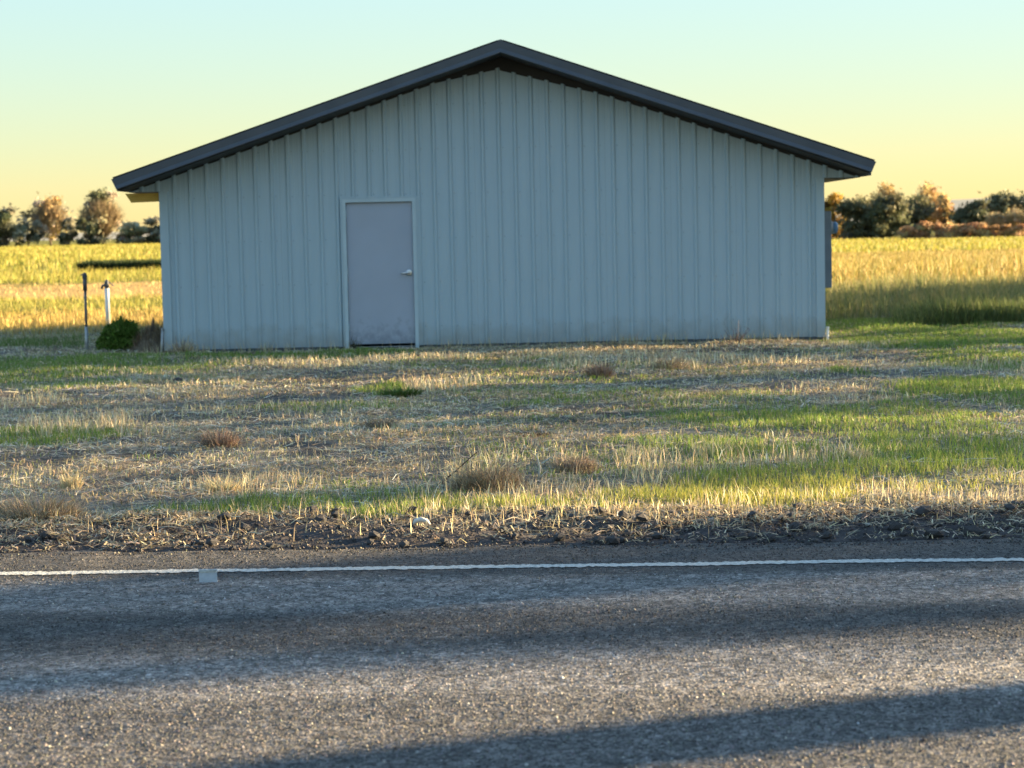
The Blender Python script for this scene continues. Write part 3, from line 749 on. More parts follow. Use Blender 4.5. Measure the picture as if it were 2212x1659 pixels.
# ------------------------------------------------------------------ tree lines beyond the fields
OLIVE = [(.12, .125, .07), (.09, .10, .055), (.15, .15, .09)]
GREY = [(.36, .33, .24), (.28, .26, .18), (.44, .40, .30)]
GOLD = [(.42, .27, .06), (.36, .22, .05), (.30, .20, .05)]
TAN = [(.42, .29, .13), (.36, .24, .11), (.48, .36, .19)]
RUST = [(.36, .20, .11), (.30, .17, .09), (.42, .26, .14)]
def px_thing(px, base_y, top_y, half_w, Y):
    """foot point, height and width of something standing Y metres away that shows at these pixels"""
    b = at_depth(px, base_y, Y); t = at_depth(px, top_y, Y); l = at_depth(px - half_w, base_y, Y); r = at_depth(px + half_w, base_y, Y)
    z = zt(b[0], Y); return (b[0], Y, z), t[2] - z, r[0] - l[0]
def tree_lines():
    s = 100
    def T(px, top, hw, Y, label, cols, n, base_y=513, **k):
        nonlocal s; s += 1
        loc, h, w = px_thing(px, base_y, top, hw, Y); nm = k.pop('name', 'field_tree')
        return make_tree(nm, label, loc, h, w, cols, n, s, **k)
    g = 'trees along the right field edge'
    T(1800, 425, 30, 196, 'golden yellow tree close behind the meter side of the shed', GOLD, 3200, leaf=.2, group=g)
    T(1852, 428, 44, 190, 'dark olive tree next to the golden tree', OLIVE, 5200, leaf=.2, clusters=34, base=.03, spread=.2, group=g)
    T(1918, 424, 42, 188, 'dark olive tree below the bare orange treetops', OLIVE, 5200, leaf=.2, clusters=34, base=.03, spread=.2, group=g)
    T(1918, 398, 40, 206, 'tall bare orange treetop standing above dark olive trees', TAN, 900, leaf=.2, twigs=2600, tw_col=TAN, ttop=1.0, group=g)
    T(1985, 432, 42, 192, 'dark olive tree above the rusty low shrubs', OLIVE, 4800, leaf=.2, clusters=34, base=.03, spread=.2, group=g)
    T(2005, 400, 40, 208, 'bare tan tree with wispy upright tip behind the dark trees', TAN, 1400, leaf=.2, twigs=2200, tw_col=TAN, ttop=1.0, group=g)
    T(2040, 424, 26, 204, 'rounded orange-tan tree in the gap between dark trees', TAN, 2400, leaf=.2, base=.05, group=g)
    T(2105, 436, 50, 192, 'low broad dark olive tree in front of the pale hill', OLIVE, 5200, leaf=.2, clusters=34, base=.03, spread=.2, group=g)
    T(2170, 418, 44, 194, 'dark olive tree with orange tinted top in front of the hill', OLIVE + [(.2, .13, .06)], 5200, leaf=.2, clusters=34, base=.05, spread=.2, group=g)
    T(2225, 420, 40, 195, 'tall dark olive tree behind the pale plumed brush', OLIVE, 4200, leaf=.2, clusters=30, base=.05, spread=.2, group=g)
    T(2290, 426, 50, 195, 'outermost dark olive tree past the pale plumed brush', OLIVE, 3800, leaf=.2, clusters=30, base=.05, spread=.2, group=g)
    for px, top, hw in ((2150, 455, 26), (2195, 446, 30), (2240, 450, 28)):
        T(px, top, hw, 180, 'pale tan plumed brush in front of the dark trees', [(.42, .33, .19), (.36, .27, .15), (.30, .26, .15)], 700, leaf=.14, twigs=1500, tw_col=[(.45, .36, .22), (.38, .29, .16)], ttop=1.0, cat='bush', name='field_brush', group='pale brush by the right trees')
    for i, px in enumerate((1962, 1996, 2030, 2054, 2085, 2118, 2140, 2172, 2205)):
        T(px, 488 - (i * 7 % 9), 20, 176, 'low rusty orange shrub at the foot of the dark trees', RUST + TAN, 900, leaf=.13, clusters=12, base=.05, spread=.25, cat='bush', name='field_shrub', group='rusty shrubs along the right field edge')
    # behind the shed the belt goes on
    for i, px in enumerate(range(1180, 1790, 110)):
        T(px, 430 + (i * 13) % 17, 62, 200 + i % 3 * 4, 'olive tree of the belt hidden behind the shed', OLIVE + GREY, 2400, leaf=.24, base=.04, spread=.2, group='trees hidden behind the shed')
    g = 'trees along the left field edge'
    k = dict(base_y=526, group=g)
    T(14, 448, 34, 300, 'dense dark grey-green tree at the end of the left tree line', OLIVE + GREY, 3200, leaf=.3, clusters=26, **k)
    T(62, 452, 30, 304, 'grey-green tree with open gaps beside the dense dark one', OLIVE + GREY, 1300, leaf=.3, clusters=20, **k)
    T(110, 418, 44, 312, 'tall airy pale tree with bare upright twigs', GREY + TAN, 1300, leaf=.3, clusters=24, twigs=1500, tw_col=[(.22, .17, .10), (.30, .23, .14)], ttop=1.0, **k)
    T(150, 470, 22, 300, 'small grey-green tree between the two airy pale trees', OLIVE + GREY, 1100, leaf=.3, clusters=14, **k)
    T(222, 412, 52, 306, 'largest airy tree with dark trunk nearest the eave board', GREY + OLIVE, 2000, leaf=.3, clusters=26, twigs=1600, tw_col=[(.22, .17, .10), (.32, .25, .15)], ttop=1.0, **k)
    T(190, 470, 24, 298, 'dark low tree under the largest airy tree', OLIVE, 1600, leaf=.3, clusters=16, **k)
    T(290, 480, 34, 302, 'low dark tree right below the eave board', OLIVE + GREY, 1800, leaf=.3, clusters=20, **k)
    T(340, 468, 36, 304, 'low dark tree cut by the shed corner', OLIVE + GREY, 1900, leaf=.3, clusters=20, **k)
    for i, px in enumerate(range(420, 1100, 110)):
        T(px, 452 + (i * 13) % 21, 62, 304 + i % 3 * 4, 'grey-green tree of the far belt hidden behind the shed', OLIVE + GREY, 1800, leaf=.36, spread=.2, base_y=526, group='far trees hidden behind the shed')
    for i, px in enumerate((-70, -140, -230)):
        T(px, 440 + i * 9, 46, 304, 'grey-green tree carrying on the left tree line', OLIVE + GREY, 2200, leaf=.3, base_y=526, group='trees past the left frame')
tree_lines()

# hills on the horizon, haze put into their pale colour
def hills():
    rng = np.random.default_rng(4); mb = MB()
    xs = np.linspace(-5200, 6200, 120); rows = 8
    hh = 20 + 45 * sstep(200, 1500, xs) + 10 * (fbm(xs / 500, xs * 0, 71) - .5) + 4 * (fbm(xs / 90, xs * 0, 72) - .5)
    for j in range(rows):
        t = j / (rows - 1)
        for x, h in zip(xs, hh):
            mb.v.append((x, 4600 + 900 * t + 120 * float(fbm(np.array([x / 300]), np.array([t * 3.]), 74)[0]), -2 + (h + 2) * math.sin(t * math.pi / 2)))
    n = len(xs)
    mb.f = [(j * n + i, j * n + i + 1, (j + 1) * n + i + 1, (j + 1) * n + i) for j in range(rows - 1) for i in range(n - 1)]
    tag(mb.build('hills', noise_col('far_hazed_hills', (.22, .22, .18), (.32, .30, .24), .004, .95), smooth=True), kind='structure')
hills()

# ------------------------------------------------------------------ out of frame on the right: the windbreak and pole that shade the yard
def windbreak():
    g = 'windbreak trees shading the yard'
    rng = random.Random(12)
    for i, (y, h, w, n) in enumerate(((23.5, 12.5, 2.7, 2400), (27.3, 12.8, 3.0, 560), (31.2, 13.2, 6.0, 2000), (34.4, 14.2, 6.6, 1900), (37.8, 13.4, 6.6, 1900), (41.4, 14.0, 6.8, 1900), (45.0, 13.4, 6.6, 2100), (48.4, 13.8, 6.2, 2300), (51.0, 13.2, 5.4, 3600))):
        make_tree('windbreak_tree', 'leafy windbreak tree standing off to the sunny side of the yard', (45 + rng.uniform(-.8, .8), y, zt(45, y)), h, w, OLIVE + [(.06, .10, .025)], n, 300 + i, group=g, leaf=.25, base=.02, clusters=90, spread=.24)
    # utility pole whose shadow crosses the near lane
    x, y = 21.0, 5.80 + 21.0 * .33
    e = tag(empty('utility_pole', (x, y, 0)), 'stout wooden utility pole at the roadside with one crossarm', 'utility pole')
    MB().tube([(0, 0, -.5), (0, 0, 5), (0, 0, 10.5)], [.31, .29, .21], 14).build('pole', M['bark'], e, smooth=True)
    MB().box(-1.2, 1.2, -.26, -.14, 9.7, 9.85).build('crossarm', M['wood'], e)
    for q in (-1.05, -.45, .45, 1.05):
        MB().lathe([(.05, 0), (.06, .05), (.03, .08), (.05, .13), (.02, .17)], (q, -.2, 9.85), 'z', 10).build('insulator', M['iron'], e)
windbreak()

# ------------------------------------------------------------------ bush, weed heap and other single plants by the shed
def near_plants():
    rng = np.random.default_rng(21)
    g = gnd(257, 757); x, y = g[0], g[1] + .25; z = zt(x, y)
    e = tag(empty('green_bush', (x, y, z)), 'low bright green bush beside the shed corner', 'bush')
    n = 5200; a = rng.uniform(0, 2 * np.pi, n); ph = np.arccos(rng.uniform(0, 1, n)); r = rng.uniform(.55, 1, n) ** .4
    bump_ = 1 + .22 * (vnoise(a * 2.2, ph * 3, 5) - .5) * 2
    p = np.stack([np.cos(a) * np.sin(ph) * r * .33 * bump_, np.sin(a) * np.sin(ph) * r * .30 * bump_, np.cos(ph) * r * .44 * bump_], 1)
    leaf_mesh('foliage', p, np.full(n, .028), mixcol([(.10, .18, .025), (.08, .15, .02), (.15, .22, .045)], n, rng), rng, e)
    n = 500; a = rng.uniform(0, 2 * np.pi, n); t = rng.uniform(0, 1, n)
    d = np.stack([np.cos(a) * t * .5, np.sin(a) * t * .45, .45 + .1 * rng.uniform(-1, 1, n) - .2 * t ** 2], 1)
    strands('shoots', np.zeros((n, 3)) + rng.normal(0, .05, (n, 3)) * [1, 1, 0], d * .6 + [0, 0, .06], d, np.full(n, .012), np.stack([-np.sin(a), np.cos(a), a * 0], 1), mixcol([(.11, .18, .03), (.15, .22, .045)], n, rng), M['grass'], e)
    MB().tube([(0, 0, -.05), (.01, 0, .12), (.02, .01, .25)], [.02, .015, .008], 6).build('stem', M['bark'], e)
    # heap of dead weeds against the corner
    g = gnd(325, 757); x, y = g[0], g[1] + .3; z = zt(x, y)
    e = tag(empty('weed_heap', (x, y, z)), 'brown heap of dead weeds and soil between bush and shed', 'heap')
    mb = MB(); xs = np.linspace(-.42, .34, 17); ys = np.linspace(-.35, .35, 11)
    for yy in ys:
        for xx in xs:
            r = math.hypot(xx / .40, yy / .35); hgt = .36 * max(0, 1 - r ** 1.6) * (1 - .9 * max(0, xx)) + .05 * (float(vnoise(np.array([xx * 14]), np.array([yy * 14]), 3)[0]) - .5)
            mb.v.append((xx, yy, hgt - .04))
    mb.f = [(j * 17 + i, j * 17 + i + 1, (j + 1) * 17 + i + 1, (j + 1) * 17 + i) for j in range(10) for i in range(16)]
    mb.build('soil_mound', noise_col('mound_soil', (.12, .09, .06), (.22, .17, .115), 20, .95, bump=.6), e, smooth=True)
    n = 900; p = np.stack([rng.normal(-.04, .19, n), rng.normal(0, .16, n), np.zeros(n)], 1)
    p[:, 2] = .30 * np.maximum(0, 1 - np.hypot(p[:, 0] / .4, p[:, 1] / .35) ** 1.6)
    strands('dead_stalks', *upright(p, rng.uniform(.06, .2, n), np.full(n, .006), np.full(n, 1.2), rng), mixcol([(.22, .15, .09), (.32, .24, .15), (.16, .11, .07)], n, rng), M['twig'], e)
    MB().tube([(-.02, 0, .18), (-.01, 0, .33), (0, .01, .50)], [.045, .035, .006], 7).build('stump_spike', M['bark'], e, smooth=True)
near_plants()

def weed_clump(name, label, px, py, hw, hh, cols, n, seed, group=None, cat='weed', tangle=1.5, w=.0045):
    rng = np.random.default_rng(seed)
    g = gnd(px, py); x, y = g[0], g[1]; z = zt(x, y); r = hw / F_PX * y; h = hh / F_PX * y
    a = rng.uniform(0, 2 * np.pi, n); q = np.sqrt(rng.uniform(0, 1, n))
    p0 = np.stack([np.cos(a) * q * r * .6, np.sin(a) * q * r * .5, np.full(n, -.01)], 1)
    t = rng.uniform(.25, 1, n) * (.55 + .9 * vnoise(a * 1.6 + seed, q * 3, seed))
    p2 = np.stack([np.cos(a) * (q * .6 + .45 * t) * r, np.sin(a) * (q * .6 + .45 * t) * r * .8, h * t * (1 - .5 * q ** 2)], 1) + rng.normal(0, .12 * h * tangle, (n, 3))
    p2[:, 2] = np.maximum(p2[:, 2], .01)
    p1 = (p0 + p2) / 2 + rng.normal(0, .14 * h * tangle, (n, 3)); p1[:, 2] = np.maximum(p1[:, 2] + .1 * h, .008)
    b = rng.uniform(0, 2 * np.pi, n)
    o = strands(name, p0, p1, p2, rng.uniform(.6, 1.3, n) * w, np.stack([np.cos(b), np.sin(b), b * 0], 1), mixcol(cols, n, rng), M['twig'])
    o.location = (x, y, z)
    return tag(o, label, cat, group)
BROWN = [(.34, .25, .17), (.42, .33, .22), (.26, .19, .13), (.50, .40, .27)]
STRAW = [(.66, .55, .32), (.58, .47, .27), (.72, .62, .39), (.50, .40, .24)]
RED = [(.36, .24, .17), (.29, .19, .13), (.45, .33, .23)]
G1 = 'dry weed clumps in the mown yard'
weed_clump('dry_weed_clump', 'wide tan weed clump at the gravel beside the far end of the grass strip', 85, 1125, 125, 50, [(.48, .37, .24), (.40, .30, .19), (.56, .45, .30)], 3000, 1, G1)
weed_clump('dry_weed_clump', 'rusty brown weed clump on bare dark soil', 475, 962, 52, 38, RED, 900, 2, G1)
weed_clump('dry_weed_clump', 'tangled brown weed clump with a dark stick across it', 1050, 1058, 95, 62, [(.42, .32, .20), (.34, .25, .16), (.52, .41, .26)], 2200, 3, G1)
weed_clump('dry_weed_clump', 'reddish brown weed clump in front of the ribbed wall', 1295, 812, 36, 32, RED, 600, 4, G1, w=.009)
weed_clump('dry_weed_clump', 'pinkish brown weed clump beside pale standing stubble', 1240, 1018, 60, 42, [(.42, .32, .22), (.50, .39, .27), (.32, .24, .16)], 1100, 5, G1)
weed_clump('dry_weed_clump', 'low dark brown weed clump in the middle of the yard', 820, 925, 48, 26, BROWN, 800, 6, G1)
weed_clump('dry_weed_clump', 'upright straw coloured weed clump on grey litter', 152, 1052, 34, 48, STRAW, 420, 7, G1, tangle=.5)
weed_clump('dry_weed_clump', 'flat dark red-brown weed patch in the middle of the yard', 1150, 940, 60, 10, [(.09, .045, .03), (.13, .07, .045)], 700, 8, G1)
weed_clump('dry_weed_clump', 'straw clump with yellow base near bare soil', 480, 1062, 50, 36, STRAW, 700, 9, G1, tangle=.6)
weed_clump('dry_weed_clump', 'pale golden stubble clump standing in green grass', 1850, 990, 42, 30, STRAW, 600, 10, G1, tangle=.5)
weed_clump('dry_weed_clump', 'brown weed clump against the wall foot below the ribs', 1445, 795, 46, 30, BROWN + STRAW, 600, 11, G1, w=.009)
weed_clump('dry_weed_clump', 'thin dark weed growing in front of the door', 765, 757, 14, 34, [(.07, .07, .05), (.11, .10, .06)], 60, 12, G1, w=.008)
weed_clump('dry_weed_clump', 'tall thin weed stalks against the wall near the bare concrete', 1590, 745, 18, 58, [(.12, .08, .07), (.09, .06, .05)], 40, 14, G1, w=.008)
weed_clump('dry_weed_clump', 'pale weeds at the wall foot by the weed heap', 395, 765, 40, 34, STRAW + BROWN, 300, 15, G1, w=.008)
weed_clump('grass_tuft', 'small bright green grass tuft in pale litter', 865, 856, 56, 22, [(.06, .12, .02), (.09, .15, .03), (.13, .16, .04)], 1500, 13, None, 'grass', .6, .008)

def sticks():
    def stick(label, pts, r, mat, name='dry_stick'):
        P3 = [gnd(x, y) + np.array([0, 0, dz]) for x, y, dz in pts]
        b = P3[0].copy(); b[2] = zt(b[0], b[1])
        o = MB().tube([tuple(p - np.array([b[0], b[1], 0])) for p in P3], r, 6).build(name, mat, smooth=True)
        o.location = (b[0], b[1], b[2]); return tag(o, label, 'stick')
    pale = noise_col('pale_stick', (.45, .41, .32), (.6, .56, .47), 20, .8)
    dark = noise_col('dark_stick', (.05, .035, .025), (.09, .065, .045), 20, .9)
    g = gnd(1163, 1038)
    o = MB().tube([(0, 0, 0), (.012, 0, .09), (.0, .01, .14), (-.012, 0, .175)], [.009, .008, .006, .003], 7).tube([(.004, 0, .02), (.05, .01, .06), (.075, .01, .05)], [.005, .004, .002], 6).build('dry_stick', pale, smooth=True)
    o.location = (g[0], g[1], zt(g[0], g[1]) - .006); tag(o, 'pale forked stick standing upright in the yard', 'stick')
    g = gnd(968, 1046)
    o = MB().tube([(-.06, 0, .03), (.05, 0, .12), (.19, 0, .24)], [.007, .006, .003], 6).build('dry_stick', dark, smooth=True)
    o.location = (g[0], g[1], zt(g[0], g[1]) - .03); tag(o, 'dark slanting stick lying over the tangled brown weeds', 'stick')
    stick('bleached curved stalk lying on the dark soil', [(1170, 1003, .012), (1190, 995, .03), (1204, 1003, .025), (1196, 1020, .012)], .005, pale)
    stick('long pale stalk lying across the green grass', [(1960, 1003, .03), (2020, 1006, .035), (2090, 998, .03), (2150, 1000, .04)], .004, pale)
    # bleached husk on the gravel
    g = gnd(910, 1150)
    o = MB().tube([(-.045, 0, 0), (-.03, .004, .022), (0, .006, .03), (.03, .004, .022), (.048, 0, .004)], [.006, .013, .015, .012, .005], 8).build('bleached_husk', noise_col('husk', (.5, .47, .42), (.66, .63, .57), 20, .7), smooth=True)
    o.location = (g[0], g[1], zt(g[0], g[1]) + .008); tag(o, 'bleached curved husk lying on the dark gravel', 'husk')
    g = gnd(385, 822)
    o = rock_mesh(5).copy(); o = link('stone', o, M['rock']); o.location = (g[0], g[1], zt(g[0], g[1]) + .03); o.scale = (.062, .05, .05)
    tag(o, 'single dark stone lying in the mown grass', 'stone')
def rock_mesh(seed):
    import bmesh
    rng = random.Random(seed); bm = bmesh.new(); bmesh.ops.create_icosphere(bm, subdivisions=1, radius=1)
    for v in bm.verts:
        v.co *= rng.uniform(.72, 1.12); v.co.z *= .75
    me = bpy.data.meshes.new('rock'); bm.to_mesh(me); bm.free(); return me
sticks()

def gravel():
    rng = np.random.default_rng(31); meshes = [rock_mesh(40 + i) for i in range(7)]
    for m_ in meshes: m_.materials.append(M['rock'])
    pm = [m_.copy() for m_ in meshes[:3]]
    for m_ in pm: m_.materials.clear(); m_.materials.append(M['pale_rock'])
    # larger stones one by one
    cnt = 0
    while cnt < 170:
        x = rng.uniform(-3.6, 3.6); t = rng.uniform(0.02, 1); y = float(asph_edge(np.array([x]))[0]) + .06 + t * (float(verge_edge(np.array([x]))[0]) - 10.0)
        s = rng.uniform(.016, .040) * (1.4 if rng.uniform() < .2 else 1)
        if x < -1.2 and rng.uniform() < .5: continue
        if math.hypot(x - float(gnd(910, 1150)[0]), y - float(gnd(910, 1150)[1])) < .3: continue
        pale = rng.uniform() < .05 and s < .026
        o = bpy.data.objects.new('pale_stone' if pale else 'gravel_stone', (pm[rng.integers(3)] if pale else meshes[rng.integers(7)])); C.objects.link(o)
        o.location = (x, y, zt(x, y) + s * .45); o.scale = (s * rng.uniform(.9, 1.4), s * rng.uniform(.8, 1.2), s * rng.uniform(.7, 1)); o.rotation_euler = (rng.uniform(-.3, .3), rng.uniform(-.3, .3), rng.uniform(0, 6.28))
        tag(o, 'small pale stone among the dark roadside gravel' if pale else 'dark stone in the gravel strip along the asphalt', 'stone', 'pale stones in the roadside gravel' if pale else 'dark stones in the roadside gravel'); cnt += 1
    # the fine gravel between them
    n = 16000; x = rng.uniform(-5.5, 5.5, n); ae = asph_edge(x); ve = verge_edge(x)
    y = ae - .10 + rng.uniform(0, 1, n) ** 1.1 * (ve - ae + .3); z = terrain(x, y)
    on = y < ae; z[on] = .008
    s = rng.uniform(.004, .013, n); s[on] *= .6
    tet = np.array([[1, 0, -.3], [-.5, .87, -.3], [-.5, -.87, -.3], [.2, .1, .8]])
    fcs = np.array([[0, 2, 1], [0, 1, 3], [1, 2, 3], [2, 0, 3]])
    a = rng.uniform(0, 6.28, n); ca, sa = np.cos(a), np.sin(a); j = rng.uniform(.7, 1.3, (n, 4, 3))
    v = tet[None] * j * s[:, None, None]
    v = np.stack([v[..., 0] * ca[:, None] - v[..., 1] * sa[:, None], v[..., 0] * sa[:, None] + v[..., 1] * ca[:, None], v[..., 2]], -1) + np.stack([x, y, z + s * .2], 1)[:, None]
    me = bpy.data.meshes.new('gravel'); me.vertices.add(n * 4); me.vertices.foreach_set('co', v.astype(np.float32).ravel())
    f = (np.arange(n) * 4)[:, None, None] + fcs[None]
    me.loops.add(n * 12); me.loops.foreach_set('vertex_index', f.ravel().astype(np.int32)); me.polygons.add(n * 4); me.polygons.foreach_set('loop_start', (np.arange(n * 4) * 3).astype(np.int32))
    at = me.color_attributes.new('Col', 'FLOAT_COLOR', 'POINT'); c = np.ones((n, 4, 4), np.float32)
    c[:, :, :3] = mixcol([(.05, .046, .046), (.07, .064, .06), (.035, .033, .035), (.10, .09, .08), (.2, .18, .15)], n, rng)[:, None]
    at.data.foreach_set('color', c.ravel()); me.update(calc_edges=True)
    tag(link('gravel', me, M['twig']), 'fine dark gravel between road and grass', 'gravel', kind='stuff')
gravel()

# ------------------------------------------------------------------ mown yard: grass, stubble and litter
def in_shed(x, y): return (x > XL - .03) & (x < XR + .03) & (y > YW - .03) & (y < YB + .1)
def scatter(n, d0, d1, rng, half=.30, marg=1.2, lo=None):
    """points between the verge and d1, denser towards the camera"""
    t = rng.uniform(0, 1, n); d = d0 + (d1 - d0) * t
    x = rng.uniform(-1, 1, n) * (half * d + marg)
    return x, d
def yard():
    rng = np.random.default_rng(51)
    def pts(n, d0=10.4, d1=33.0):
        x, y = scatter(n, d0, d1, rng); return x, y
    def finish(x, y, keep):
        keep &= ~in_shed(x, y); x, y = x[keep], y[keep]
        return np.stack([x, y, terrain(x, y)], 1)
    def scale_d(y): return np.clip(y / 14.0, .8, 2.2)
    # green grass
    x, y = pts(520000); g = green_mask(x, y); clump = sstep(.35, .62, fbm(x * 4.5, y * 4.5, 81))
    keep = (rng.uniform(0, 1, len(x)) < g ** 1.3 * (.35 + .65 * clump)) & (y > verge_edge(x) - .12)
    p = finish(x, y, keep); n = len(p); gm = green_mask(p[:, 0], p[:, 1])
    sd = scale_d(p[:, 1]); hv = .025 + .06 * gm * (.45 + fbm(p[:, 0] * 2, p[:, 1] * 2, 83)) * rng.uniform(.5, 1.2, n)
    c = mixcol([(.18, .28, .045), (.22, .31, .06), (.155, .245, .045), (.32, .34, .10), (.25, .30, .095)], n, rng)
    sun_yel = (sstep(13.2, 11.6, p[:, 1]) * sstep(-1.5, 1.5, p[:, 0]) * .8 * rng.uniform(.3, 1, n))[:, None]  # golden low sun on the right verge, mixed into the blade colour
    c = c * (1 - sun_yel) + np.array([[.48, .40, .09]]) * sun_yel
    tag(strands('lawn_grass', *upright(p, hv, .0055 * sd * rng.uniform(.7, 1.3, n), np.full(n, .8), rng), c, M['grass']), 'short green grass growing in patches across the yard', 'grass', kind='stuff')
    # short mixed stubble everywhere
    x, y = pts(150000); keep = (rng.uniform(0, 1, len(x)) < .62 * (1 - .85 * soil_mask(x, y))) & (y > verge_edge(x) - .25 * rng.uniform(0, 1, len(x)))
    p = finish(x, y, keep); n = len(p)
    def browned(c, p):
        t = (sstep(.5, .66, fbm(p[:, 0] * .8 + 5, p[:, 1] * .9, 141)) * .45)[:, None]
        return c * (1 - t) + c * np.array([[.86, .66, .50]]) * t
    tag(strands('stubble', *upright(p, rng.uniform(.015, .06, n), 0.0058 * scale_d(p[:, 1]) * rng.uniform(.7, 1.3, n), np.full(n, 1.1), rng), browned(mixcol([(.56, .47, .28), (.44, .38, .22), (.32, .33, .14), (.25, .27, .11), (.64, .54, .33)], n, rng), p), M['straw']), 'short mixed stubble of the mown yard', 'stubble', kind='stuff')
    # taller dry stems
    x, y = pts(230000); dm = dry_mask(x, y); cl = sstep(.3, .6, fbm(x * 3.5, y * 3.5, 85))
    keep = (rng.uniform(0, 1, len(x)) < dm ** 1.4 * (.2 + .8 * cl) * .62) & (y > verge_edge(x) - .2)
    p = finish(x, y, keep); n = len(p); dm = dry_mask(p[:, 0], p[:, 1])
    hv = (.04 + .10 * dm * (.4 + fbm(p[:, 0] * 1.5, p[:, 1] * 1.5, 87))) * rng.uniform(.45, 1.25, n)
    hv *= 1 - .55 * sstep(24, 27, p[:, 1])
    c = mixcol(STRAW + [(.74, .66, .44), (.56, .44, .28)], n, rng)
    tag(strands('dry_grass', *upright(p, hv, .0060 * scale_d(p[:, 1]) * rng.uniform(.6, 1.4, n), np.full(n, .75), rng), c, M['straw']), 'standing dry straw coloured grass stems in the yard', 'grass', kind='stuff')
    # taller stems left standing along the wall foot
    n = 2600; x = rng.uniform(XL - .3, XR + .2, n); y = YW - .06 - np.abs(rng.normal(0, .22, n)); cl = sstep(.42, .62, fbm(x * 1.6, y * .6, 151))
    k = (rng.uniform(0, 1, n) < .15 + .85 * cl) & ~((x > DX0 - .1) & (x < DX1 + .1) & (rng.uniform(0, 1, n) < .7)); x, y = x[k], y[k]; n = len(x); p = np.stack([x, y, terrain(x, y)], 1)
    tag(strands('wall_foot_grass', *upright(p, rng.uniform(.05, .24, n) * (.5 + .7 * fbm(x * 1.6, y, 153)), rng.uniform(.005, .010, n), np.full(n, .45), rng), mixcol(STRAW + [(.30, .30, .13), (.40, .30, .2)], n, rng), M['straw']), 'thin dry stems standing along the shed wall foot', 'grass', kind='stuff')
    # litter lying flat
    x, y = pts(190000); keep = (rng.uniform(0, 1, len(x)) < (.35 + .65 * sstep(.35, .6, fbm(x * 1.1, y * 1.1, 89))) * (1 - .75 * np.clip(green_mask(x, y), 0, 1)) * (1 - .78 * soil_mask(x, y))) & (y > verge_edge(x) - .9 * rng.uniform(0, 1, len(x)) ** 1.6)
    p = finish(x, y, keep); n = len(p)
    tag(strands('straw_litter', *lying(p, rng.uniform(.04, .24, n), .0062 * scale_d(p[:, 1]) * rng.uniform(.5, 1.5, n), rng, .03), browned(mixcol([(.66, .55, .37), (.53, .44, .30), (.74, .62, .42), (.40, .31, .20), (.26, .20, .13), (.80, .70, .52)], n, rng), p), M['straw']), 'grey straw litter lying flat over the yard', 'litter', kind='stuff')
    # litter blown over the gravel, thicker at both ends of the verge
    n = 34000; x = rng.uniform(-5, 5, n); ae = asph_edge(x); y = ae + .03 + rng.uniform(0, 1, n) ** .7 * (verge_edge(x) - ae + .15)
    dens = .22 + .75 * sstep(-.8, -2.0, x) + .55 * sstep(.6, 1.6, x); dens *= (.3 + .7 * sstep(.4, .6, fbm(x * 2.5, y * 4, 95)))
    keep = rng.uniform(0, 1, n) < dens; x, y = x[keep], y[keep]; p = np.stack([x, y, terrain(x, y) + .008], 1); n = len(p)
    tag(strands('verge_litter', *lying(p, rng.uniform(.02, .11, n), rng.uniform(.004, .010, n), rng, .025), mixcol([(.48, .38, .22), (.40, .33, .22), (.30, .24, .16), (.55, .47, .32), (.22, .17, .12)], n, rng), M['straw']), 'straw litter strewn over the roadside gravel', 'litter', kind='stuff')
    n = 900; x = rng.uniform(-4, 4, n); ae = asph_edge(x); y = ae + .15 + rng.uniform(0, 1, n) ** .5 * (verge_edge(x) - ae); p = np.stack([x, y, terrain(x, y)], 1)
    tag(strands('verge_stalks', *upright(p, rng.uniform(.03, .12, n), rng.uniform(.003, .005, n), np.full(n, .6), rng), mixcol(STRAW, n, rng), M['straw']), 'thin dry stalks standing in the roadside gravel', 'stalks', kind='stuff')
yard()

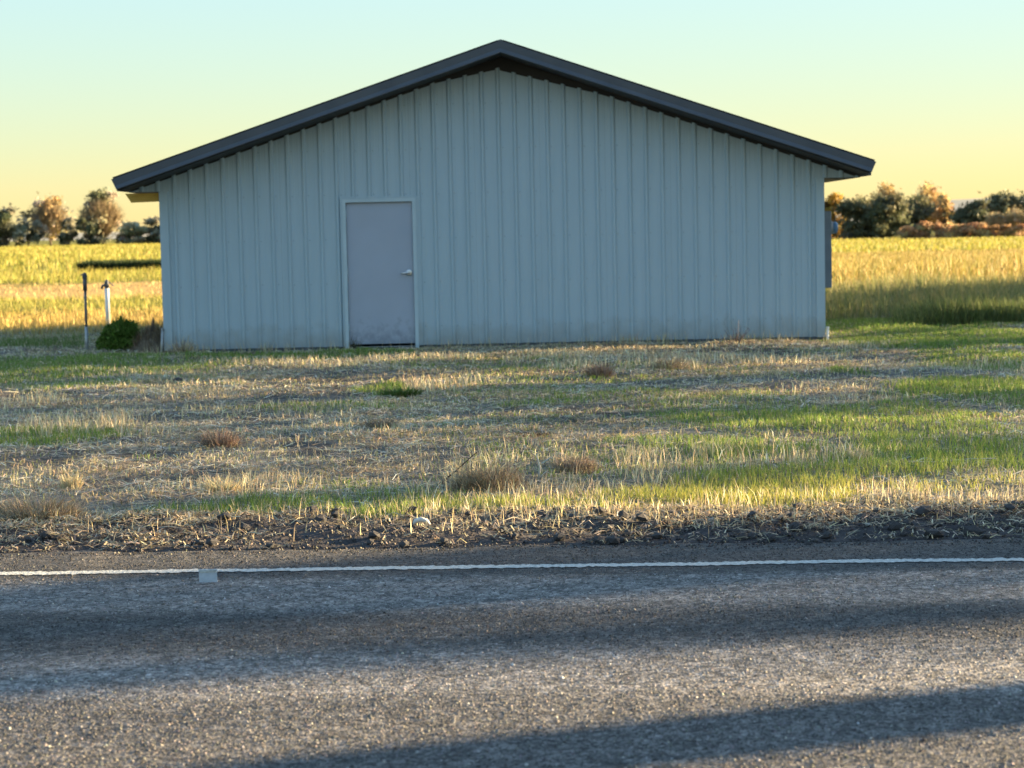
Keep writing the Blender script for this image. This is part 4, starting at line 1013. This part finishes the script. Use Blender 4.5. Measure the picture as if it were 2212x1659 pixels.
# ------------------------------------------------------------------ fields behind
def fields():
    rng = np.random.default_rng(71)
    def wedge(n, y0, y1, t0, t1, m=2.0):
        y = np.sqrt(rng.uniform(y0 ** 2, y1 ** 2, n)); u = rng.uniform(0, 1, n)
        x = (t0 * y - m) + u * ((t1 - t0) * y + 2 * m); k = ~in_shed(x, y)
        return x[k], y[k]
    def put(name, label, x, y, h, w, lean, cols, mat='grass', cat='grass', jit=.18):
        p = np.stack([x, y, terrain(x, y)], 1); n = len(p)
        return tag(strands(name, *upright(p, h, w, np.full(n, lean), rng), mixcol(cols, n, rng, jit), M[mat]), label, cat, kind='stuff')
    YG = [(.26, .24, .045), (.30, .27, .06), (.21, .22, .04), (.34, .29, .08)]
    GD = [(.44, .32, .09), (.38, .27, .08), (.48, .36, .12), (.32, .25, .07)]
    # left: sunlit stubble, green strip, bare tan strip, green strip, crop
    x, y = wedge(15000, 33, 44, -.36, -.12); n = len(x)
    put('field_stubble', 'golden stubble in sunlight behind the shed', x, y, rng.uniform(.05, .17, n), np.full(n, .012), .5, GD, 'straw')
    x, y = wedge(9000, 43, 54, -.36, -.05); n = len(x)
    put('field_weeds', 'yellow-green weed strip across the left field', x, y, rng.uniform(.05, .20, n), np.full(n, .016), .6, YG)
    x, y = wedge(5000, 53, 72, -.36, 0); n = len(x)
    put('tan_stubble', 'sparse orange tan stubble strip in the left field', x, y, rng.uniform(.04, .13, n), np.full(n, .018), .6, [(.54, .37, .14), (.48, .32, .12), (.56, .42, .19)], 'straw', 'stubble')
    x, y = wedge(14000, 72, 95, -.36, 0); n = len(x)
    put('field_weeds', 'yellow-green weeds in front of the dark ditch bank', x, y, rng.uniform(.12, .42, n) * (.4 + fbm(x * .5, y * .5, 3)), np.full(n, .025), .5, YG)
    x, y = wedge(60000, 98, 330, -.36, .02); n = len(x)
    put('left_crop', 'yellow-green crop reaching to the left tree line', x, y, rng.uniform(.2, .45, n), .03 + y * .0003, .4, YG)
    # dark ditch bank bush strip
    a, b = gnd(180, 588), gnd(352, 588)
    n = 9000; u = rng.uniform(0, 1.25, n); x = a[0] + (b[0] - a[0]) * u; y = a[1] + rng.uniform(-1.4, 1.4, n)
    put('ditch_bank_weeds', 'dark green weed bank across the left field', x, y, rng.uniform(.3, .62, n), np.full(n, .06), .4, [(.025, .045, .014), (.035, .055, .018), (.02, .035, .012)])
    # right: shaded tall grass, golden weeds, bright crop
    x, y = wedge(30000, 32.5, 46, .10, .36, 1.0); k = (y < 45) & (x > XR + .4); x, y = x[k], y[k]; n = len(x)
    d = sstep(29, 34, y) * (.55 + .45 * sstep(6.5, 8.2, x)); 
    put('tall_grass', 'tall green grass standing in shade past the shed corner', x, y, (.14 + .40 * d) * rng.uniform(.4, 1.15, n) * (.55 + .8 * fbm(x * .9, y * .9, 46)), np.full(n, .013), .75, [(.19, .21, .07), (.16, .18, .06), (.25, .24, .095), (.32, .28, .13)])
    c = gnd(2130, 706); n = 9000; x = c[0] + rng.normal(0, 1.1, n); y = c[1] + .6 + np.abs(rng.normal(0, .7, n)); k = rng.uniform(0, 1, n) < sstep(gnd(1930, 706)[0], gnd(2080, 706)[0], x + .5 * (fbm(x * 2, y * 2, 5) - .5)); x, y = x[k], y[k]; n = len(x)
    put('tall_grass', 'densest dark green tall grass in front of the golden weeds', x, y, rng.uniform(.15, .52, n) * (.45 + .9 * fbm(x * 1.6, y * 1.6, 44)), np.full(n, .011), .8, [(.15, .19, .06), (.12, .16, .05), (.20, .22, .085)])
    x, y = wedge(90000, 45, 108, .06, .36); n = len(x); tall = fbm(x * .35, y * .2, 17)
    put('golden_weeds', 'tall golden weeds in sunlight on the right field', x, y, rng.uniform(.15, .75, n) * (.25 + tall ** 2 * 1.6) * sstep(92, 52, y) + .10, .014 + y * .0002, .9, GD + [(.36, .31, .08), (.28, .26, .07), (.24, .22, .07)], 'straw')
    x, y = wedge(40000, 104, 186, .0, .36); n = len(x)
    put('right_crop', 'bright yellow-green crop reaching to the right tree line', x, y, rng.uniform(.12, .3, n), .03 + y * .0003, .4, YG)
    # low grass round the shed sides
    x, y = wedge(16000, 30, 35, -.36, -.14, 1.0); n = len(x)
    put('side_grass', 'low grey-green grass in shade left of the shed', x, y, rng.uniform(.02, .08, n) * (.5 + fbm(x, y, 19)), np.full(n, .012), .8, [(.40, .36, .19), (.42, .37, .21), (.23, .26, .10), (.50, .42, .26)])
    x, y = wedge(1500, 29.2, 31.5, -.30, -.225, .2); n = len(x)
    put('side_grass', 'darker green tufts left of the standpipe', x, y, rng.uniform(.06, .16, n), np.full(n, .01), .6, [(.12, .19, .045), (.16, .22, .06)])
fields()
